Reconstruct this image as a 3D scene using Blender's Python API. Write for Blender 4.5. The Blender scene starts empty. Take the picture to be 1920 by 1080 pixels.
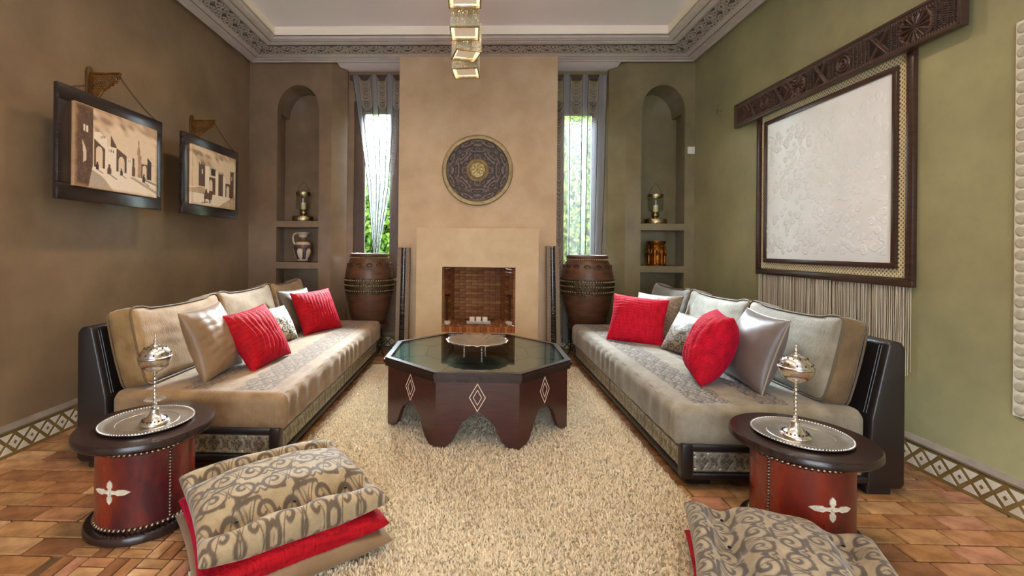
import bpy, bmesh, math, random
import numpy as np
from mathutils import Matrix, Vector, Euler

random.seed(7)
RNG = np.random.default_rng(11)
PI = math.pi
SC = bpy.context.scene
COL = SC.collection

# ------------------------------------------------------------------ camera
cam_data = bpy.data.cameras.new('camera')
cam = bpy.data.objects.new('camera', cam_data)
COL.objects.link(cam)
cam.location = (0, 0, 1.22)
cam.rotation_mode = 'XYZ'
YAW, ROLL = 0.0278, 0.0093
cam.matrix_world = Matrix.Translation((0, 0, 1.22)) @ Matrix.Rotation(YAW, 4, 'Z') @ Matrix.Rotation(PI / 2, 4, 'X') @ Matrix.Rotation(ROLL, 4, 'Z')
cam_data.sensor_width = 36
cam_data.lens = 16.0
cam_data.shift_x = (960 - 867.4) / 1920
cam_data.shift_y = (464.13 - 540) / 1920
cam_data.clip_start = 0.05
SC.camera = cam

# ------------------------------------------------------------------ world, sun, exposure
world = bpy.data.worlds.new('world')
SC.world = world
world.use_nodes = True
wn = world.node_tree.nodes
wn['Background'].inputs[0].default_value = (0.80, 0.90, 1.0, 1)
wn['Background'].inputs[1].default_value = 6.0
sun_d = bpy.data.lights.new('sun', 'SUN')
sun_d.energy = 120.0
sun_d.angle = math.radians(38)
sun_d.color = (0.84, 0.92, 1.0)
sun = bpy.data.objects.new('sun', sun_d)
COL.objects.link(sun)
sun.rotation_euler = Vector((0.0, -0.80, -0.55)).to_track_quat('-Z', 'Y').to_euler()
vs = SC.view_settings
vs.view_transform = 'Standard'
vs.look = 'None'
vs.gamma = 1
vs.use_curve_mapping = False
vs.exposure = 0.75

# ------------------------------------------------------------------ helpers: colour, materials
def lin(c):
    return tuple((x / 255 / 12.92) if x / 255 <= 0.04045 else ((x / 255 + 0.055) / 1.055) ** 2.4 for x in c)

def mat(name, c1, c2=None, scale=4.0, rough=0.5, metal=0.0, bump=0.0, bscale=60.0, sheen=0.0, coat=0.0,
        attr=None, spec=0.5, stretch=(1, 1, 1), rough2=None, detail=6.0, bstretch=None, emit=None, estr=0.0,
        contrast=(0.35, 0.65), sheentint=None, coatrough=0.15, aniso=0):
    m = bpy.data.materials.new(name)
    m.use_nodes = True
    nt = m.node_tree
    n, l = nt.nodes, nt.links
    b = n['Principled BSDF']
    tc = n.new('ShaderNodeTexCoord')
    a1 = (*lin(c1), 1)
    a2 = (*lin(c2 if c2 else c1), 1)
    b.inputs['Base Color'].default_value = a1
    b.inputs['Roughness'].default_value = rough
    b.inputs['Metallic'].default_value = metal
    b.inputs['Specular IOR Level'].default_value = spec
    if sheen:
        b.inputs['Sheen Weight'].default_value = sheen
        b.inputs['Sheen Roughness'].default_value = 0.4
        if sheentint:
            b.inputs['Sheen Tint'].default_value = (*lin(sheentint), 1)
    if coat:
        b.inputs['Coat Weight'].default_value = coat
        b.inputs['Coat Roughness'].default_value = coatrough
    mp = n.new('ShaderNodeMapping')
    mp.inputs['Scale'].default_value = stretch
    l.new(tc.outputs['Object'], mp.inputs[0])
    src = None
    if c2 or rough2 is not None:
        nz = n.new('ShaderNodeTexNoise')
        nz.inputs['Scale'].default_value = scale
        nz.inputs['Detail'].default_value = detail
        nz.inputs['Roughness'].default_value = 0.62
        l.new(mp.outputs[0], nz.inputs['Vector'])
        mr = n.new('ShaderNodeMapRange')
        mr.inputs[1].default_value, mr.inputs[2].default_value = contrast
        l.new(nz.outputs['Fac'], mr.inputs[0])
        if c2:
            mx = n.new('ShaderNodeMix')
            mx.data_type = 'RGBA'
            mx.inputs['A'].default_value = a1
            mx.inputs['B'].default_value = a2
            l.new(mr.outputs[0], mx.inputs['Factor'])
            src = mx.outputs['Result']
        if rough2 is not None:
            rr = n.new('ShaderNodeMapRange')
            rr.inputs[3].default_value, rr.inputs[4].default_value = rough, rough2
            l.new(mr.outputs[0], rr.inputs[0])
            l.new(rr.outputs[0], b.inputs['Roughness'])
    if attr:
        at = n.new('ShaderNodeAttribute')
        at.attribute_name = attr
        if src:
            mm = n.new('ShaderNodeMix')
            mm.data_type = 'RGBA'
            mm.blend_type = 'MULTIPLY'
            mm.inputs['Factor'].default_value = 1.0
            l.new(at.outputs['Color'], mm.inputs['A'])
            l.new(src, mm.inputs['B'])
            src = mm.outputs['Result']
        else:
            src = at.outputs['Color']
    if src:
        l.new(src, b.inputs['Base Color'])
    if bump:
        nb = n.new('ShaderNodeTexNoise')
        nb.inputs['Scale'].default_value = bscale
        nb.inputs['Detail'].default_value = 4
        if bstretch:
            mq = n.new('ShaderNodeMapping')
            mq.inputs['Scale'].default_value = bstretch
            l.new(tc.outputs['Object'], mq.inputs[0])
            l.new(mq.outputs[0], nb.inputs['Vector'])
        else:
            l.new(tc.outputs['Object'], nb.inputs['Vector'])
        bp = n.new('ShaderNodeBump')
        bp.inputs['Strength'].default_value = bump
        bp.inputs['Distance'].default_value = 0.01
        l.new(nb.outputs['Fac'], bp.inputs['Height'])
        l.new(bp.outputs[0], b.inputs['Normal'])
    if emit:
        b.inputs['Emission Color'].default_value = (*lin(emit), 1)
        b.inputs['Emission Strength'].default_value = estr
    return m

def mat_glass(name, tint=(255, 255, 255), refl=0.08, rough=0.02):
    m = bpy.data.materials.new(name)
    m.use_nodes = True
    n, l = m.node_tree.nodes, m.node_tree.links
    n.remove(n['Principled BSDF'])
    tr = n.new('ShaderNodeBsdfTransparent')
    tr.inputs[0].default_value = (*lin(tint), 1)
    gl = n.new('ShaderNodeBsdfGlossy')
    gl.inputs['Roughness'].default_value = rough
    lw = n.new('ShaderNodeLayerWeight')
    lw.inputs[0].default_value = 0.5
    pw = n.new('ShaderNodeMath'); pw.operation = 'POWER'; pw.inputs[1].default_value = 4
    fr = n.new('ShaderNodeMath'); fr.operation = 'MULTIPLY'; fr.inputs[1].default_value = 0.6
    l.new(lw.outputs['Facing'], pw.inputs[0])
    l.new(pw.outputs[0], fr.inputs[0])
    mx = n.new('ShaderNodeMixShader')
    ad = n.new('ShaderNodeMath')
    ad.operation = 'ADD'
    ad.inputs[1].default_value = refl
    l.new(fr.outputs[0], ad.inputs[0])
    l.new(ad.outputs[0], mx.inputs[0])
    l.new(tr.outputs[0], mx.inputs[1])
    l.new(gl.outputs[0], mx.inputs[2])
    l.new(mx.outputs[0], n['Material Output'].inputs[0])
    return m

def mat_sheer(name, col, alpha):
    m = bpy.data.materials.new(name)
    m.use_nodes = True
    n, l = m.node_tree.nodes, m.node_tree.links
    n.remove(n['Principled BSDF'])
    tr = n.new('ShaderNodeBsdfTransparent')
    df = n.new('ShaderNodeBsdfDiffuse')
    df.inputs[0].default_value = (*lin(col), 1)
    tl = n.new('ShaderNodeBsdfTranslucent')
    tl.inputs[0].default_value = (*lin(col), 1)
    m1 = n.new('ShaderNodeMixShader')
    m1.inputs[0].default_value = 0.25
    l.new(df.outputs[0], m1.inputs[1])
    l.new(tl.outputs[0], m1.inputs[2])
    m2 = n.new('ShaderNodeMixShader')
    m2.inputs[0].default_value = alpha
    l.new(tr.outputs[0], m2.inputs[1])
    l.new(m1.outputs[0], m2.inputs[2])
    l.new(m2.outputs[0], n['Material Output'].inputs[0])
    return m

# ------------------------------------------------------------------ helpers: objects
def tag(o, label=None, cat=None, group=None, kind=None):
    if label: o['label'] = label
    if cat: o['category'] = cat
    if group: o['group'] = group
    if kind: o['kind'] = kind
    return o

def thing(name, label, cat, loc=(0, 0, 0), rotz=0.0, group=None, rot=None):
    o = bpy.data.objects.new(name, None)
    COL.objects.link(o)
    o.empty_display_size = 0.05
    o.location = loc
    o.rotation_euler = rot if rot else (0, 0, rotz)
    return tag(o, label, cat, group)

def link(name, me, m=None, parent=None, loc=None, rot=None):
    o = bpy.data.objects.new(name, me)
    COL.objects.link(o)
    if m is not None and len(me.materials) == 0:
        me.materials.append(m)
    if parent is not None: o.parent = parent
    if loc is not None: o.location = loc
    if rot is not None: o.rotation_euler = rot
    return o

def fast_mesh(name, V, F, smooth=False, col=None):
    """V (n,3) array, F list/array of faces (all same length if array)."""
    me = bpy.data.meshes.new(name)
    V = np.asarray(V, dtype=np.float32)
    if isinstance(F, np.ndarray):
        k = F.shape[1]
        me.vertices.add(len(V))
        me.vertices.foreach_set('co', V.ravel())
        me.loops.add(F.size)
        me.loops.foreach_set('vertex_index', F.astype(np.int32).ravel())
        me.polygons.add(len(F))
        me.polygons.foreach_set('loop_start', (np.arange(len(F)) * k).astype(np.int32))
        me.polygons.foreach_set('loop_total', np.full(len(F), k, dtype=np.int32))
        me.update(calc_edges=True)
        me.validate()
    else:
        me.from_pydata(V.tolist(), [], F)
        me.update()
    if smooth:
        me.polygons.foreach_set('use_smooth', np.ones(len(me.polygons), dtype=bool))
    if col is not None:
        a = me.color_attributes.new('Col', 'FLOAT_COLOR', 'POINT')
        c = np.ones((len(V), 4), dtype=np.float32)
        c[:, :3] = col
        a.data.foreach_set('color', c.ravel())
    return me

def set_smooth(me, angle=None):
    me.polygons.foreach_set('use_smooth', np.ones(len(me.polygons), dtype=bool))
    if angle is not None:
        bm = bmesh.new(); bm.from_mesh(me)
        for e in bm.edges:
            if len(e.link_faces) == 2 and e.calc_face_angle(0) > angle:
                e.smooth = False
        bm.to_mesh(me); bm.free()

class MB:
    """collects shapes into ONE mesh"""
    def __init__(self):
        self.bm = bmesh.new()
    def _addbm(self, b2, M=None):
        if M is not None: bmesh.ops.transform(b2, matrix=M, verts=b2.verts)
        me = bpy.data.meshes.new('tmp'); b2.to_mesh(me); b2.free()
        self.bm.from_mesh(me); bpy.data.meshes.remove(me)
        return self
    def box(self, x0, x1, y0, y1, z0, z1, bev=0.0, seg=2, M=None):
        b = bmesh.new()
        bmesh.ops.create_cube(b, size=1.0)
        bmesh.ops.transform(b, matrix=Matrix.Translation(((x0 + x1) / 2, (y0 + y1) / 2, (z0 + z1) / 2)) @ Matrix.Diagonal((abs(x1 - x0), abs(y1 - y0), abs(z1 - z0), 1)), verts=b.verts)
        if bev > 0:
            bmesh.ops.bevel(b, geom=list(b.edges), offset=bev, segments=seg, profile=0.5, affect='EDGES')
        return self._addbm(b, M)
    def prism(self, pts, a0, a1, axis='y', bev=0.0, M=None, seg=2):
        """polygon pts (2D) extruded along axis. axis y: pts=(x,z); z: (x,y); x: (y,z)"""
        b = bmesh.new()
        def mk(p, a):
            if axis == 'y': return (p[0], a, p[1])
            if axis == 'z': return (p[0], p[1], a)
            return (a, p[0], p[1])
        v0 = [b.verts.new(mk(p, a0)) for p in pts]
        v1 = [b.verts.new(mk(p, a1)) for p in pts]
        n = len(pts)
        b.faces.new(v0); b.faces.new(v1[::-1])
        for i in range(n):
            b.faces.new((v0[i], v1[i], v1[(i + 1) % n], v0[(i + 1) % n]))
        bmesh.ops.recalc_face_normals(b, faces=b.faces)
        if bev > 0:
            bmesh.ops.bevel(b, geom=list(b.edges), offset=bev, segments=seg, profile=0.5, affect='EDGES')
        return self._addbm(b, M)
    def lathe(self, prof, n=32, M=None, cap=True, wob=None):
        b = bmesh.new()
        rings = []
        for (r, z) in prof:
            if r < 1e-5:
                rings.append([b.verts.new((0, 0, z))])
            else:
                rings.append([b.verts.new((r * math.cos(2 * PI * i / n), r * math.sin(2 * PI * i / n), z)) for i in range(n)])
        for A, B in zip(rings[:-1], rings[1:]):
            for i in range(n):
                j = (i + 1) % n
                if len(A) == 1 and len(B) == 1: continue
                if len(A) == 1: b.faces.new((A[0], B[i], B[j]))
                elif len(B) == 1: b.faces.new((A[i], A[j], B[0]))
                else: b.faces.new((A[i], A[j], B[j], B[i]))
        if cap:
            if len(rings[0]) > 1: b.faces.new(rings[0][::-1])
            if len(rings[-1]) > 1: b.faces.new(rings[-1])
        bmesh.ops.recalc_face_normals(b, faces=b.faces)
        return self._addbm(b, M)
    def tube(self, pts, r, n=8, closed=False, M=None):
        pts = [Vector(p) for p in pts]
        b = bmesh.new()
        rings = []
        N = len(pts)
        rr = r if hasattr(r, '__len__') else [r] * N
        up = None
        for i, p in enumerate(pts):
            if closed: t = pts[(i + 1) % N] - pts[i - 1]
            else: t = pts[min(i + 1, N - 1)] - pts[max(i - 1, 0)]
            t.normalize()
            if up is None:
                up = Vector((0, 0, 1)) if abs(t.z) < 0.9 else Vector((1, 0, 0))
            s = t.cross(up); s.normalize()
            up = s.cross(t); up.normalize()
            rings.append([b.verts.new(p + rr[i] * (math.cos(2 * PI * k / n) * s + math.sin(2 * PI * k / n) * up)) for k in range(n)])
        m = N if closed else N - 1
        for i in range(m):
            A, B = rings[i], rings[(i + 1) % N]
            for k in range(n):
                b.faces.new((A[k], A[(k + 1) % n], B[(k + 1) % n], B[k]))
        if not closed:
            b.faces.new(rings[0][::-1]); b.faces.new(rings[-1])
        bmesh.ops.recalc_face_normals(b, faces=b.faces)
        return self._addbm(b, M)
    def ball(self, c, r, u=8, v=6, sc=(1, 1, 1), M=None):
        b = bmesh.new()
        bmesh.ops.create_uvsphere(b, u_segments=u, v_segments=v, radius=r)
        bmesh.ops.transform(b, matrix=Matrix.Translation(c) @ Matrix.Diagonal((*sc, 1)), verts=b.verts)
        return self._addbm(b, M)
    def raw(self, V, F, M=None):
        me = bpy.data.meshes.new('t'); me.from_pydata([tuple(v) for v in V], [], [tuple(f) for f in F])
        if M is not None: me.transform(M)
        self.bm.from_mesh(me); bpy.data.meshes.remove(me)
        return self
    def mesh(self, name, smooth=False, angle=None):
        me = bpy.data.meshes.new(name)
        self.bm.to_mesh(me); self.bm.free()
        if smooth: set_smooth(me, angle if angle is not None else math.radians(40))
        return me
    def build(self, name, m, parent=None, smooth=False, angle=None, loc=None, rot=None):
        return link(name, self.mesh(name, smooth, angle), m, parent, loc, rot)

def struct(o):
    o['kind'] = 'structure'
    return o

# ------------------------------------------------------------------ helpers: numpy shapes and patterns
def sines(P, freq, seed, n=14):
    r = np.random.default_rng(seed)
    W = r.normal(size=(n, P.shape[-1])) * freq
    ph = r.uniform(0, 2 * PI, n)
    return np.sin(P @ W.T + ph).mean(-1) * 1.6

def grid_faces(nu, nv, off=0):
    i, j = np.meshgrid(np.arange(nu - 1), np.arange(nv - 1), indexing='ij')
    a = (i * nv + j).ravel() + off
    return np.stack([a, a + nv, a + nv + 1, a + 1], 1)

def sstep(x, a, b):
    t = np.clip((x - a) / (b - a), 0, 1)
    return t * t * (3 - 2 * t)

def scroll(u, v, cell=0.12, pitch=0.23, R=0.47, w=0.22, leaf=True):
    """mask of mirrored spiral scrolls on a staggered lattice (u, v in metres)"""
    row = np.floor(v / cell)
    uu = u / cell + 0.5 * (row % 2)
    iu = np.floor(uu)
    a = uu - iu - 0.5
    b = v / cell - row - 0.5
    s = np.where((iu % 2) == 0, 1.0, -1.0)
    a = a * s
    r = np.hypot(a, b)
    th = np.arctan2(b, a)
    ph = (r / pitch - th / (2 * PI)) % 1.0
    m = sstep(w - np.abs(ph - 0.5), -0.05, 0.05) * sstep(R - r, -0.02, 0.02)
    if leaf:
        k = 0.5 + 0.5 * np.cos(3 * th + 6 * r)
        m = np.maximum(m, sstep(k, 0.82, 0.9) * sstep(r, 0.36, 0.42))
        st = np.abs(b - 0.42 * np.sin(2 * PI * (a + 0.1)))
        m = np.maximum(m, sstep(0.05 - st, -0.02, 0.02))
    return m

def rounded_box(sx, sy, sz, r, nx, ny, nz):
    """dense rounded box centred on the origin; returns V, F"""
    Vs, Fs, off = [], [], 0
    h = np.array([sx, sy, sz]) / 2
    N = [nx, ny, nz]
    for ax in range(3):
        a, b = (ax + 1) % 3, (ax + 2) % 3
        for s in (-1, 1):
            A, B = np.meshgrid(np.linspace(-1, 1, N[a] + 1), np.linspace(-1, 1, N[b] + 1), indexing='ij')
            P = np.zeros((A.size, 3))
            P[:, ax] = s; P[:, a] = A.ravel(); P[:, b] = B.ravel()
            F = grid_faces(N[a] + 1, N[b] + 1, off)
            if s < 0: F = F[:, ::-1]
            Vs.append(P); Fs.append(F); off += len(P)
    V = np.concatenate(Vs); F = np.concatenate(Fs)
    key = np.round(V * 1e5).astype(np.int64)
    _, idx, inv = np.unique(key, axis=0, return_index=True, return_inverse=True)
    V = V[idx]; F = inv.reshape(-1)[F]
    U = V.copy()
    # spread samples so that the rounding gets enough of them
    V = V * h
    Q = np.clip(V, -(h - r), h - r)
    D = V - Q
    L = np.linalg.norm(D, axis=1, keepdims=True)
    V = Q + np.where(L > 1e-9, D / np.maximum(L, 1e-9) * r, 0)
    return V, F, U

def pillow_mesh(name, w, h, t, n=56, pinch=0.05, seed=1, wr=0.004, ridges=0.0, ridge_n=18, colfun=None, tuft=None, ridge_axis=0, edge=0.0, pexp=0.52):
    """soft pillow: width along x, height along z, thickness along y (front is -y)"""
    g = np.linspace(-1, 1, n)
    U, W = np.meshgrid(g, g, indexing='ij')
    px = w / 2 * U * (1 - pinch * (1 - W ** 2) * (np.abs(U) ** 2))
    pz = h / 2 * W * (1 - pinch * (1 - U ** 2) * (np.abs(W) ** 2))
    prof = np.clip((1 - np.abs(U) ** 2.4) * (1 - np.abs(W) ** 2.4), 0, 1) ** pexp
    env = prof
    Vs, Cs = [], []
    P2 = np.stack([px.ravel(), pz.ravel()], 1)
    for s in (-1, 1):
        T = t / 2 * prof
        T = T + wr * env * sines(P2, 16 / max(w, h), seed + (s > 0) * 5).reshape(T.shape)
        if ridges:
            c = U if ridge_axis == 0 else W
            o = W if ridge_axis == 0 else U
            ph = c * ridge_n * PI / 2 + 0.9 * np.sin(o * 2.3 + seed) + 0.5 * np.sin(o * 6 + c * 3)
            T = T + ridges * env * (np.abs(np.sin(ph)) ** 0.6 - 0.5)
        if tuft is not None and s == -1:
            for (a, b, d, rad) in tuft:
                T = T - d * np.exp(-(((px - a) ** 2 + (pz - b) ** 2) / rad ** 2))
        T = np.maximum(T, edge * (1 if s < 0 else 0) + 0.0)
        Vs.append(np.stack([px.ravel(), (s * T).ravel(), pz.ravel()], 1))
        if colfun is not None: Cs.append(colfun(px.ravel(), pz.ravel(), s))
    F1 = grid_faces(n, n)
    F2 = grid_faces(n, n, n * n)[:, ::-1]
    V = np.concatenate(Vs)
    F = np.concatenate([F1, F2])
    # weld rims
    idx = np.arange(n * n).reshape(n, n)
    rim = np.zeros((n, n), bool); rim[0] = rim[-1] = True; rim[:, 0] = rim[:, -1] = True
    mp = np.arange(2 * n * n)
    mp[idx[rim] + n * n] = idx[rim]
    V[idx[rim], 1] = 0
    F = mp[F]
    keep = np.unique(F)
    re = np.zeros(2 * n * n, int); re[keep] = np.arange(len(keep))
    C = None
    if colfun is not None: C = np.concatenate(Cs)[keep]
    return fast_mesh(name, V[keep], re[F], True, C)

def rim_loop(w, h, pinch, n=20):
    pts = []
    for k in range(4):
        for i in range(n):
            q = -1 + 2 * i / n
            U, W = [(q, -1), (1, q), (-q, 1), (-1, -q)][k]
            pts.append((w / 2 * U * (1 - pinch * (1 - W ** 2) * U ** 2), 0, h / 2 * W * (1 - pinch * (1 - U ** 2) * W ** 2)))
    return pts

def relief(name, x0, x1, z0, z1, nu, nv, fun, depth, colfun=None):
    """relief panel in the xz plane facing -y, back at y=+depth"""
    u = np.linspace(x0, x1, nu); v = np.linspace(z0, z1, nv)
    Ug, Vg = np.meshgrid(u, v, indexing='ij')
    H = fun(Ug, Vg)
    V = np.stack([Ug.ravel(), -H.ravel(), Vg.ravel()], 1)
    F = grid_faces(nu, nv)
    # skirt
    ring = np.concatenate([np.arange(nu) * nv, (nu - 1) * nv + np.arange(1, nv), (np.arange(nu - 2, -1, -1)) * nv + nv - 1, np.arange(nv - 2, 0, -1)])
    B = V[ring].copy(); B[:, 1] = depth
    off = len(V)
    k = len(ring)
    a = np.arange(k); b = (a + 1) % k
    S = np.stack([ring[a], off + a, off + b, ring[b]], 1)
    col = None
    if colfun is not None:
        c = colfun(Ug, Vg, H).reshape(-1, 3)
        col = np.concatenate([c, c[ring]])
    return fast_mesh(name, np.concatenate([V, B]), np.concatenate([F, S]), False, col)

# ------------------------------------------------------------------ materials
M = {}
M['plaster_brown'] = mat('plaster_brown', (156, 130, 100), (118, 97, 74), scale=2.2, rough=0.42, rough2=0.26, bump=0.12, bscale=14, spec=0.45, contrast=(.25, .75))
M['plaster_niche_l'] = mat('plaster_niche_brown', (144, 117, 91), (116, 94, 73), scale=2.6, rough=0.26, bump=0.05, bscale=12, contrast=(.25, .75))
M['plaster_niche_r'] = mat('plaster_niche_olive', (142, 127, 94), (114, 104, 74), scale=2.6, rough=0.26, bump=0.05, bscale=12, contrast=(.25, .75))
M['plaster_olive'] = mat('plaster_olive', (172, 166, 122), (140, 136, 103), scale=2.0, rough=0.42, rough2=0.26, bump=0.12, bscale=14, spec=0.45, contrast=(.25, .75))
M['plaster_tan'] = mat('plaster_tan', (205, 176, 140), (190, 158, 120), scale=3.0, rough=0.55, bump=0.08, bscale=20)
M['plaster_tan2'] = mat('plaster_surround', (208, 180, 140), (196, 166, 124), scale=4.0, rough=0.5, bump=0.06, bscale=25)
M['ceiling'] = mat('ceiling_paint', (240, 231, 235), rough=0.8)
M['cove'] = mat('cove_cream', (246, 232, 212), rough=0.75)
M['cornice'] = mat('cornice_plaster', (205, 192, 186), (194, 182, 178), scale=8, rough=0.75)
M['carve'] = mat('cornice_carving', (255, 255, 255), (225, 225, 225), scale=30, rough=0.8, attr='Col')
M['ledge'] = mat('baseboard_ledge', (150, 136, 122), (128, 114, 100), scale=8, rough=0.35)
M['olive_tile'] = mat('olive_tile', (134, 112, 66), (112, 92, 52), scale=12, rough=0.25, spec=0.6)
M['white_tile'] = mat('white_tile', (222, 216, 200), (204, 198, 182), scale=14, rough=0.22, spec=0.6)
M['mortar'] = mat('mortar', (118, 90, 60), (92, 70, 48), scale=20, rough=0.9)
M['floor_brick'] = mat('floor_brick', (255, 255, 255), (196, 186, 180), scale=9, rough=0.34, rough2=0.6, bump=0.25, bscale=45, attr='Col')
M['fire_brick'] = mat('fire_brick', (255, 255, 255), (200, 186, 176), scale=14, rough=0.75, bump=0.15, bscale=60, attr='Col')
M['frame_brown'] = mat('window_frame_brown', (82, 58, 40), (64, 44, 30), scale=10, rough=0.4, stretch=(6, 6, 1))
M['pane'] = mat_glass('window_glass', (246, 250, 250), refl=0.0)
M['white_plastic'] = mat('switch_white', (232, 228, 214), rough=0.35)

XL, XR, YB, YW = -2.6625, 2.4954, 5.2704, 5.50
YR = -3.0
LIP = 3.348
TOP = 3.62

# ------------------------------------------------------------------ floor with bricks
floor = struct(MB().box(XL - .2, XR + .2, YR, 5.80, -0.12, -0.012).build('floor', M['mortar']))
RUG = (-1.03, 1.04, 0.75, 4.62)
BRICK_C = [(204, 158, 108), (190, 140, 90), (214, 172, 124), (178, 126, 84), (200, 148, 106), (184, 144, 96), (164, 116, 78), (208, 154, 124)]
def brick_mesh(w, d, c, bev=0.003):
    me = MB().box(-w / 2, w / 2, -d / 2, d / 2, -0.014, 0.0, bev, 1).mesh('brick')
    a = me.color_attributes.new('Col', 'FLOAT_COLOR', 'POINT')
    a.data.foreach_set('color', np.tile(np.array([*lin(c), 1], dtype=np.float32), len(me.vertices)))
    me.materials.append(M['floor_brick'])
    return me
full = [brick_mesh(0.2025, 0.1025, c, .004) for c in BRICK_C]
small = [brick_mesh(0.102, 0.0475, c, 0.003) for c in BRICK_C]
tiles = []
def in_small(x, y):
    return -1.62 < x < -0.98 and y < 1.953
row = 0
y = 0.745 - 0.11 * 2
while y < 5.52:
    x = XL + 0.004 - (0.105 if row % 2 else 0) - 0.03 * ((row * 7) % 3)
    while x < XR:
        x0, x1 = max(x, XL + 0.002), min(x + 0.21, XR - 0.002)
        y1 = min(y + 0.11, 5.49)
        xc, yc = (x0 + x1) / 2, (y + y1) / 2
        ok = x1 - x0 > 0.02 and not (RUG[0] + .06 < x0 and x1 < RUG[1] - .06 and RUG[2] + .1 < y and y1 < RUG[3] - .05)
        if yc > YB - 0.02 and (xc < -1.62 or xc > 1.62): ok = False
        if yc > 5.02 and abs(xc) < 0.98: ok = False
        if ok and yc > YB - .02:
            if x0 < -1.54: x0 = -1.54
            if x1 > 1.54: x1 = 1.54
            ok = x1 - x0 > .02
        if ok and not in_small(xc, yc): tiles.append((x0, x1, y, y1))
        x += 0.21
    y += 0.11; row += 1
def shown(t):
    xc, yc = (t[0] + t[1]) / 2, (t[2] + t[3]) / 2
    if yc < 1.45: return 90 - yc
    s = 0
    if -2.25 < xc < -1.1 and 2.45 < yc < 4.95: s += 20   # under the sofas
    if 1.1 < xc < 2.2 and 2.4 < yc < 4.85: s += 20
    if xc < -2.2 and yc > 2.6: s += 10
    if xc > 2.2 and yc > 2.8: s += 10
    return s + yc
tiles.sort(key=shown)
rest_V, rest_F, rest_C = [], [], []
nfull = 300 - 96
for k, (x0, x1, y0, y1) in enumerate(tiles):
    c = random.randrange(len(BRICK_C))
    dz = random.uniform(-0.0018, 0.0004)
    if k < nfull:
        w, d = x1 - x0, y1 - y0
        if abs(w - 0.21) < 1e-3 and abs(d - .11) < 1e-3: me = full[c]
        else: me = brick_mesh(w - .0075, d - .0075, BRICK_C[c])
        link('brick', me, None, floor, ((x0 + x1) / 2, (y0 + y1) / 2, dz))
    else:
        n0 = len(rest_V) * 8
        g = .0038
        v = [(x, y, z) for z in (-.014 + dz, dz) for (x, y) in ((x0 + g, y0 + g), (x1 - g, y0 + g), (x1 - g, y1 - g), (x0 + g, y1 - g))]
        rest_V.append(v)
        rest_F += [(n0 + 4, n0 + 5, n0 + 6, n0 + 7)] + [(n0 + i, n0 + (i + 1) % 4, n0 + 4 + (i + 1) % 4, n0 + 4 + i) for i in range(4)]
        rest_C += [lin(BRICK_C[c])] * 8
me = fast_mesh('brick_field', np.array(rest_V).reshape(-1, 3), rest_F, False, np.array(rest_C))
tag(link('brick_field', me, M['floor_brick'], floor), kind='stuff')
# narrow bricks laid in basket weave beside the rug
bs = 0.1075
for i in range(6):
    for j in range(5):
        cx, cy = -1.60 + bs * (i + .5), 1.953 - bs * (j + .5)
        for s in (-1, 1):
            c = random.randrange(len(BRICK_C))
            if (i + j) % 2: link('brick', small[c], None, floor, (cx, cy + s * bs / 4, random.uniform(-.0015, 0)), (0, 0, 0))
            else: link('brick', small[c], None, floor, (cx + s * bs / 4, cy, random.uniform(-.0015, 0)), (0, 0, PI / 2))

# ------------------------------------------------------------------ walls
struct(MB().box(XL - .2, XL, YR, 5.75, 0, TOP).build('wall_left', M['plaster_brown']))
struct(MB().box(XR, XR + .2, YR, 5.75, 0, TOP).build('wall_right', M['plaster_olive']))
# unseen wall behind the camera; wide unglazed opening added for daylight fill
w = MB().box(XL, -1.5, YR - .2, YR, 0, TOP).box(1.4, XR, YR - .2, YR, 0, TOP).box(-1.5, 1.4, YR - .2, YR, 2.6, TOP)
struct(w.build('wall_rear', M['plaster_brown']))

def arch_notch(xa, xb, spring, top, n=20):
    c, r = (xa + xb) / 2, (xb - xa) / 2
    return [(c - r * math.cos(PI * i / n), spring + (top - spring) * math.sin(PI * i / n)) for i in range(n + 1)]

def niche_wall(name, m, xc, xo, na, nb, xin, xs, sgn):
    """xc: corner x with the side wall, xo: outer edge (start of splay), na..nb niche opening (ascending)"""
    w = MB()
    y0, y1, y2 = YB, YB + 0.105, YB + 0.36
    spring, top = 2.80, 3.105
    lo, hi = min(xc, xo), max(xc, xo)
    # front slab: pier at the corner side
    cw = (lo, na) if sgn < 0 else (nb, hi)
    w.box(cw[0], cw[1], y0, y1, 0, TOP)
    # pier with the splayed window reveal
    if sgn < 0: fp = [(nb, y0), (xo, y0), (xs, 5.445), (xs, YW + .12), (nb + .06, YW + .12), (nb + .06, y1), (nb, y1)]
    else: fp = [(na, y0), (xo, y0), (xs, 5.445), (xs, YW + .12), (na - .06, YW + .12), (na - .06, y1), (na, y1)]
    w.prism(fp, 0, TOP, 'z')
    # lintel with arch, and the vault behind it
    pts = [(na, TOP)] + arch_notch(na, nb, spring, top) + [(nb, TOP)]
    w.prism(pts, y0, y1, 'y')
    w.prism([(na - .058, TOP), (na - .058, spring)] + arch_notch(na, nb, spring, top) + [(nb + .058, spring), (nb + .058, TOP)], y1, y2, 'y')
    # cavity sides and back
    w.box(na - .12, na - .058, y1, y2, 0, TOP)
    w.box(nb + .058, nb + .12, y1, y2, 0, TOP)
    w.box(na - .12, nb + .12, y2, y2 + .08, 0, TOP)
    # shelves
    for zt in (1.5157, 1.0301, 0.53):
        w.box(na - .058, nb + .058, y0 + .002, y2, zt - .078, zt, 0.004, 1)
    o = w.build(name, m)
    return struct(o)
niche_wall('wall_back_left', M['plaster_niche_l'], XL, -1.69, -2.331, -1.836, 0, -1.555, -1)
niche_wall('wall_back_right', M['plaster_niche_r'], XR, 1.715, 1.893, 2.384, 0, 1.565, 1)

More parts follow.
